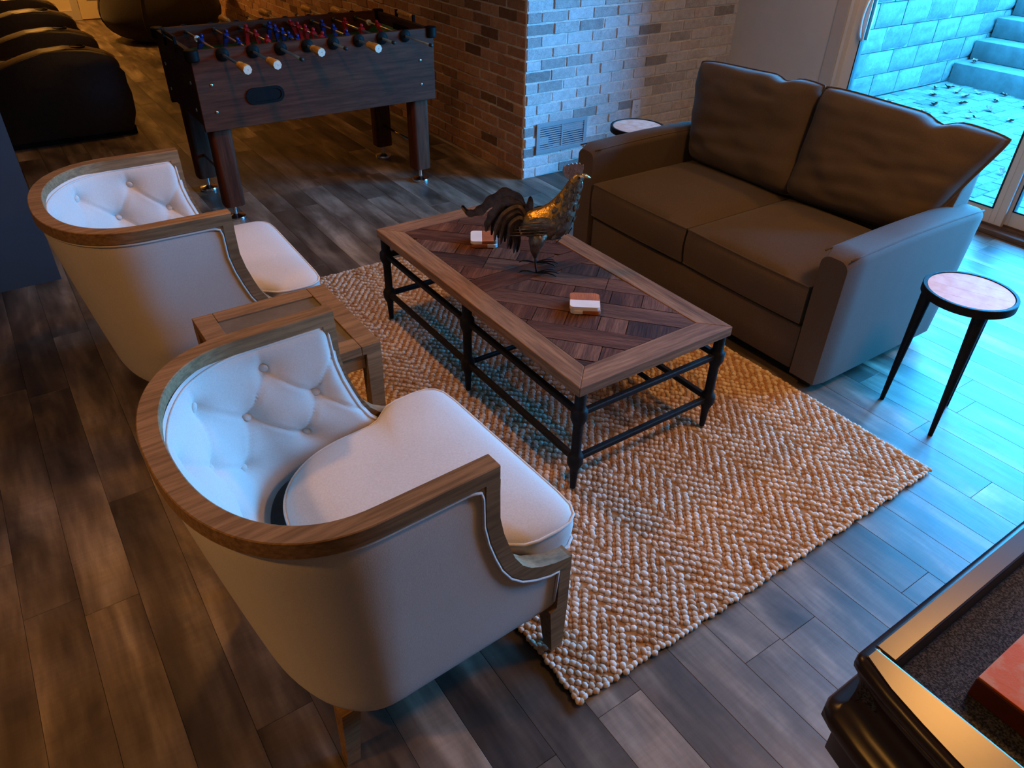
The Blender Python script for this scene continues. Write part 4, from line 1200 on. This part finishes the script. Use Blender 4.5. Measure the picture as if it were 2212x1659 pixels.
    # score counter on the right end
    for sg in (-1, 1):
        sc = thing('x', None, None) if False else None
        x = sg * (hx + .004)
        b = B(); b.tube([(x, -.11, Z1 + .022), (x, .11, Z1 + .022)], .003, 8); rod = b.build('score_rod', MT['steel'], t)
        for y in (-.115, .115): B().box(x - .008, x + .008, y - .008, y + .008, Z1 - .05, Z1 + .034, .002).build('score_bracket', MT['black'], rod)
        for k in range(10): B().lathe([(.006, -.008), (.012, -.006), (.012, .006), (.006, .008)], (x, -.095 + .0172 * k + (.02 if sg > 0 else 0), Z1 + .022), 10, 'Y').build('score_bead', MT['handle_wood'] if sg > 0 else MT['black'], rod)
foosball()

# ------------------------------------------------------------------ theatre recliners
def recliner(label, loc, rz=0):
    t = thing('recliner', label, 'recliner', loc, rz, group='dark leather theatre recliners')
    prof = [(.02, .03), (.0, .30), (.02, .50), (.16, .535), (.30, .58), (.434, .612), (.581, .622), (.72, .607), (.833, .572), (.885, .535), (.900, .49), (.893, .44), (.915, .37), (.932, .30), (.925, .15), (.872, .02)]
    AW = .19
    for k, y0 in enumerate((0, .80)):
        b = B(); b.prism(prof, y0, y0 + AW, .022, axis='Y'); a = b.build('arm', MT['leather'], t, auto=50)
        pt = [(x, z + .002) for x, z in prof[3:10]]
        b = B(); b.grid(lambda u, v: (lambda i, f_: (pt[i][0] + (pt[i + 1][0] - pt[i][0]) * f_, y0 + .025 + (AW - .05) * v, pt[i][1] + (pt[i + 1][1] - pt[i][1]) * f_ + .006 * sin(pi * v)))(min(int(u * (len(pt) - 1)), len(pt) - 2), u * (len(pt) - 1) - min(int(u * (len(pt) - 1)), len(pt) - 2)), 25, 6)
        b.build('arm_pad', MT['leather_lt'], a, smooth=True)
        b = B(); b.lathe([(.038, .618), (.052, .622), (.054, .628), (.048, .631), (.041, .626), (.038, .60), (.002, .598)], (.665, y0 + AW / 2, -.004), 24); b.build('cup_holder', MT['black'], a, auto=40)
    B().box(.10, .86, AW, .80, .06, .30, .02).build('base', MT['leather'], t, auto=40)
    B().box(.12, .90, AW + .005, .795, .30, .47, .05, 4).build('seat', MT['leather'], t, auto=60)
    b = B(); b.prism([(-.02, .30), (.16, .36), (.17, .62), (.06, 1.02), (-.10, 1.06), (-.20, .95), (-.14, .40)], AW - .02, .82, .04, axis='Y'); b.build('backrest', MT['leather'], t, auto=60)
    B().box(-.12, .90, .02, .97, 0, .06).build('plinth', MT['black'], t)
recliner('dark leather theatre recliner nearest the armchairs, cup holder on its arm', (0, 6.28, 0))
recliner('dark leather theatre recliner further back by the cream wall', (.0, 8.05, 0), R(2))

def bean_bag():
    t = thing('bean_bag', 'large dark bean bag chair in the far corner behind the football table', 'bean bag', (2.02, 9.95, 0))
    n, m = 44, 22
    def fn(u, v):
        th = 2 * pi * u; ph = pi * v; r = sin(ph) ** .75 if 0 < v < 1 else 0
        rx, ry, h = .74, .66, .92
        z = h * (.5 - .5 * cos(ph)); k = 1 - .42 * (z / h) ** 1.6
        nz = mnoise.noise(Vector((cos(th) * 1.7, sin(th) * 1.7, v * 3))) * .06
        return (cos(th) * r * (rx * k + nz), sin(th) * r * (ry * k + nz), max(0, z * (1 + .1 * sin(th)) - .03))
    b = B(); b.grid(fn, n, m, True); bmesh.ops.remove_doubles(b.bm, verts=b.bm.verts[:], dist=.001); b.build('cover', MT['bean'], t, smooth=True)
    for k in range(6):
        a = k * pi / 3 / 2 * 2; pth = [Vector(fn((k / 6) % 1, v / 20)) * 1.004 for v in range(3, 19)]
        b = B(); b.tube(pth, .006, 6); b.build('seam_piping', MT['bean'], t, smooth=True)
    B().box(-.05, .05, -.02, .02, .88, .93, .01).build('carry_handle', MT['bean'], t, auto=50)
bean_bag()

# ------------------------------------------------------------------ felt-lined game table in the right foreground
def game_table():
    ZT = .75
    YF, XL, XR, YN = .257, .893, 2.35, -1.00
    ym = (YF + YN) / 2; hl = (YF - YN) / 2
    t = thing('felt_game_table', 'dark lacquered game table with a felt lined recess in the right foreground', 'table', (0, 0, 0))
    def wleft(y): s_ = (y - ym) / hl; return .034 + .078 * max(0, 1 - s_ * s_) ** .8
    # outline (outer), going counter-clockwise starting at far left corner
    def outer(off=0):
        pts = []
        n = 22
        for i in range(n + 1):
            s_ = i / n; y = YF - .012 - (YF - YN - .024) * s_
            pts.append((XL - wleft(y) - off, y))
        pts = [(XL - wleft(YF - .01) + .016, YF + off), (XL - wleft(YF - .01) + .004 - off * .7, YF - .003 + off * .7)] + pts
        pts += [(XL - wleft(YN + .01) + .004 - off * .7, YN + .003 - off * .7), (XL - wleft(YN + .01) + .016, YN - off)]
        pts += [(XR, YN - off), (XR + off, YN), (XR + off, YF), (XR, YF + off)]
        return pts
    rings = []
    prof = [(-.030, ZT - .006), (-.012, ZT - .001), (-.004, ZT - .002), (.004, ZT - .008), (.006, ZT - .016), (.004, ZT - .026), (-.004, ZT - .032), (-.002, ZT - .034), (-.012, ZT - .05), (-.022, ZT - .075), (-.024, ZT - .10), (-.016, ZT - .122), (-.002, ZT - .134), (.012, ZT - .140), (.018, ZT - .152), (.018, ZT - .168), (.008, ZT - .184), (-.01, ZT - .192), (-.012, ZT - .26), (-.03, ZT - .27)]
    for off, z in prof: rings.append([(x, y, z) for x, y in outer(off)])
    b = B(); b.loft(rings, True, False); b.build('moulded_apron', MT['game_wood'], t, auto=55)
    RW = .041
    # top rails
    pl = [(XL, YF - .003), (XR - .005, YF - .003), (XR - .05, YF - RW), (XL, YF - RW)]
    b = B(); b.prism(pl[::-1], ZT - .05, ZT, .004); b.build('long_rail', MT['game_wood'], t)
    pl = [(XL, YN + .003), (XL, YN + RW), (XR - .05, YN + RW), (XR - .005, YN + .003)]
    b = B(); b.prism(pl[::-1], ZT - .05, ZT, .004); b.build('long_rail', MT['game_wood'], t)
    n = 22; lo = []
    for i in range(n + 1):
        y = YF - .006 - (YF - YN - .012) * i / n; lo.append((XL - wleft(y) + .008, y))
    pl = lo + [(XL - .001, YN + .006), (XL - .001, YF - .006)]
    b = B(); b.prism(pl, ZT - .05, ZT + .001, .004); b.build('curved_end_rail', MT['game_wood'], t)
    pl = [(XR - .05, YN + RW), (XR - .004, YN + .004), (XR - .004, YF - .004), (XR - .05, YF - RW)]
    b = B(); b.prism(pl, ZT - .05, ZT, .004); b.build('end_rail', MT['game_wood'], t)
    B().box(XL - .03, XR - .02, YN + .02, YF - .02, ZT - .09, ZT - .045).build('felt_bed', MT['felt'], t)
    # legs and stretcher
    for x in (XL + .06, XR - .14):
        for y in (YN + .08, YF - .16):
            b = B(); b.loft([[(x + sx * a, y + sy * a, z) for sx, sy in ((-1, -1), (1, -1), (1, 1), (-1, 1))] for z, a in ((0, .032), (.05, .038), (.40, .045), (ZT - .20, .05))]); b.build('leg', MT['game_wood'], t)
    B().box(XL + .0, XR - .04, YN + .03, YF - .045, ZT - .20, ZT - .10).build('under_box', MT['game_wood'], t)
    s = thing('marbled_board', 'orange marbled board lying on the felt of the game table', 'game board', (.976, -.64, ZT - .0448))
    B().box(0, 1.05, 0, .773, 0, .040, .002).build('board_body', MT['slab_side'], s)
    B().box(.001, 1.049, .001, .772, .040, .0445, .001).build('marbled_top', MT['slab'], s)
game_table()

# ------------------------------------------------------------------ outdoors: patio, block wall, steps, leaves
def outdoors():
    p = B().box(XD + .15, 8.32, -4.0, 4.1, -.2, -.028).build('patio', MT['paver_joint']); tag(p, 'grey paver patio outside the glass door', kind='structure')
    L, W, g = .205, .1025, .003
    me = B().box(-L / 2 + g, L / 2 - g, -W / 2 + g, W / 2 - g, -.06, 0, .005, 1).mesh('paver', MT['paver'])
    rng = random.Random(8); cells = []
    nx, ny = int(3.5 / L) + 1, int(8.1 / W)
    for j in range(ny):
        for i in range(-1, nx):
            x = XD + .15 + L / 2 + i * L + (L / 2 if j % 2 else 0); y = 4.1 - W / 2 - j * W
            if x - L / 2 < XD + .14 or x + L / 2 > 8.34: continue
            cells.append((x, y))
    def inview(c):
        x, y = c; return max(0, (1.55 + (x - 4.9) * .42) - y) + max(0, y - (2.9 + (x - 4.9) * .55)) * 1.0
    cells.sort(key=inview)
    for k, (x, y) in enumerate(cells[:290]): inst(me, 'paver', p, (x, y, -.022 + rng.uniform(-.003, .003)), (rng.uniform(-.008, .008), rng.uniform(-.008, .008), rng.uniform(-.01, .01)))
    b = B()
    for x, y in cells[290:]: b.box(x - L / 2 + g, x + L / 2 - g, y - W / 2 + g, y + W / 2 - g, -.06, -.022)
    tag(b.build('paver_field', MT['paver'], p), kind='stuff')
    # split-face retaining wall along the left of the patio
    w = B().box(XD + .15, 11.2, 4.16, 4.5, -.2, 1.30).build('wall_retaining', MT['block_joint']); tag(w, 'split face concrete block retaining wall beside the steps', kind='structure')
    BL, BH = .42, .205
    shapes = []
    for k in range(6):
        rs = random.Random(k + 70); bb = B(); nU, nV = 9, 6
        def fn(u, v, rs=rs):
            e = min(u, 1 - u, v, 1 - v); d = -.018 + (0.016 if e > .02 else 0) + (rs.uniform(-.008, .008) if e > .02 else 0)
            return ((u - .5) * (BL - .006), -d - .05 - .018 if False else -.05 - (d + .018), (v - .5) * (BH - .006))
        bb.grid(fn, nU, nV); bb.box(-BL / 2 + .004, BL / 2 - .004, -.052, .05, -BH / 2 + .003, BH / 2 - .003); shapes.append(bb.mesh('block', MT['block'], auto=60, normals=True))
    for c in range(6):
        x = XD + .16 - (BL / 2 if c % 2 else 0)
        while x < 11.0:
            if x > XD + .05: inst(rng.choice(shapes), 'block', w, (x + BL / 2, 4.155, -.02 + BH * (c + .5)), (0, 0, rng.uniform(-.01, .01)), (1, 1, 1))
            x += BL
    # concrete steps
    st = thing('concrete_steps', 'wide concrete steps leading up from the patio', 'steps', (8.3, 0, 0))
    for k in range(7):
        b = B().box(.285 * k, 2.6, 1.2, 4.075, -.02 + .187 * k if k else -.2, .187 * (k + 1) - .02, .012, 2); b.build('step', MT['step'], st, auto=40)
    g = B().box(10.9, 30, -12, 16, 1.0, 1.28).build('ground', MT['block_joint']); tag(g, 'ground above the steps', kind='structure')
    g = B().box(XD + .14, 10.9, 4.5, 16, .9, 1.30).build('lawn_ground', MT['block_joint']); tag(g, 'higher ground behind the retaining wall', kind='structure')
    # dry leaves
    lm = []
    for k in range(4):
        rs = random.Random(k + 5); bb = B(); n = 9
        def lf(u, v):
            w_ = .022 * sin(pi * min(max(u, .02), .98)) ** .8 * (1 + .35 * sin(u * 16 + k)); y = (v - .5) * 2 * w_
            return ((u - .5) * .085, y, .006 + .016 * (u - .5) ** 2 * 4 + abs(y) * (.35 + .2 * k) + .004 * sin(u * 9 + k))
        V = bb.grid(lf, n, 5); bb.grid(lambda u, v: tuple(Vector(lf(u, v)) - Vector((0, 0, .0012))), n, 5)
        bb.tube([(-.065, 0, .008), (-.04, 0, .02), (.04, 0, .02)], .0012, 5); lm.append(bb.mesh('dry_leaf', MT['leaf'], smooth=True))
    spots = []
    while len(spots) < 24:
        x = 8.25 - abs(rng.gauss(0, .55)); y = 4.0 - abs(rng.gauss(0, .75))
        if x > 6.0 and y > 1.6 and all(math.hypot(x - p, y - q) > .17 for p, q in spots): spots.append((x, y))
    spots += [(6.3, 3.2), (5.9, 2.3), (6.6, 2.7), (7.0, 3.9), (7.2, 3.2), (5.4, 2.0)]
    for x, y in spots:
        o = inst(rng.choice(lm), 'dry_leaf', None, (x, y, -.020), (rng.uniform(-.3, .3), rng.uniform(-.3, .3), rng.uniform(0, 6.28)), (rng.uniform(.8, 1.4),) * 3)
        tag(o, 'small dry curled leaf lying on the patio pavers', 'leaf', 'dry leaves on the patio')
    o = inst(lm[1], 'dry_leaf', None, (8.45, 3.95, .172), (.1, 0, .4), (1.3,) * 3); tag(o, 'dry leaf on the lowest concrete step', 'leaf', 'dry leaves on the steps')
    # the house wall carrying on outside, seen only from further along
    e = B().box(XD + .14, XD + .2, -6, DY0, -.1, 3.2); e.box(XD + .14, XD + .2, DY1, 4.16, -.1, 3.2); e.box(XD + .14, XD + .2, DY0, DY1, DZ + .0, 3.2)
    tag(e.build('wall_exterior', MT['ext']), 'outer face of the house wall', kind='structure')
outdoors()
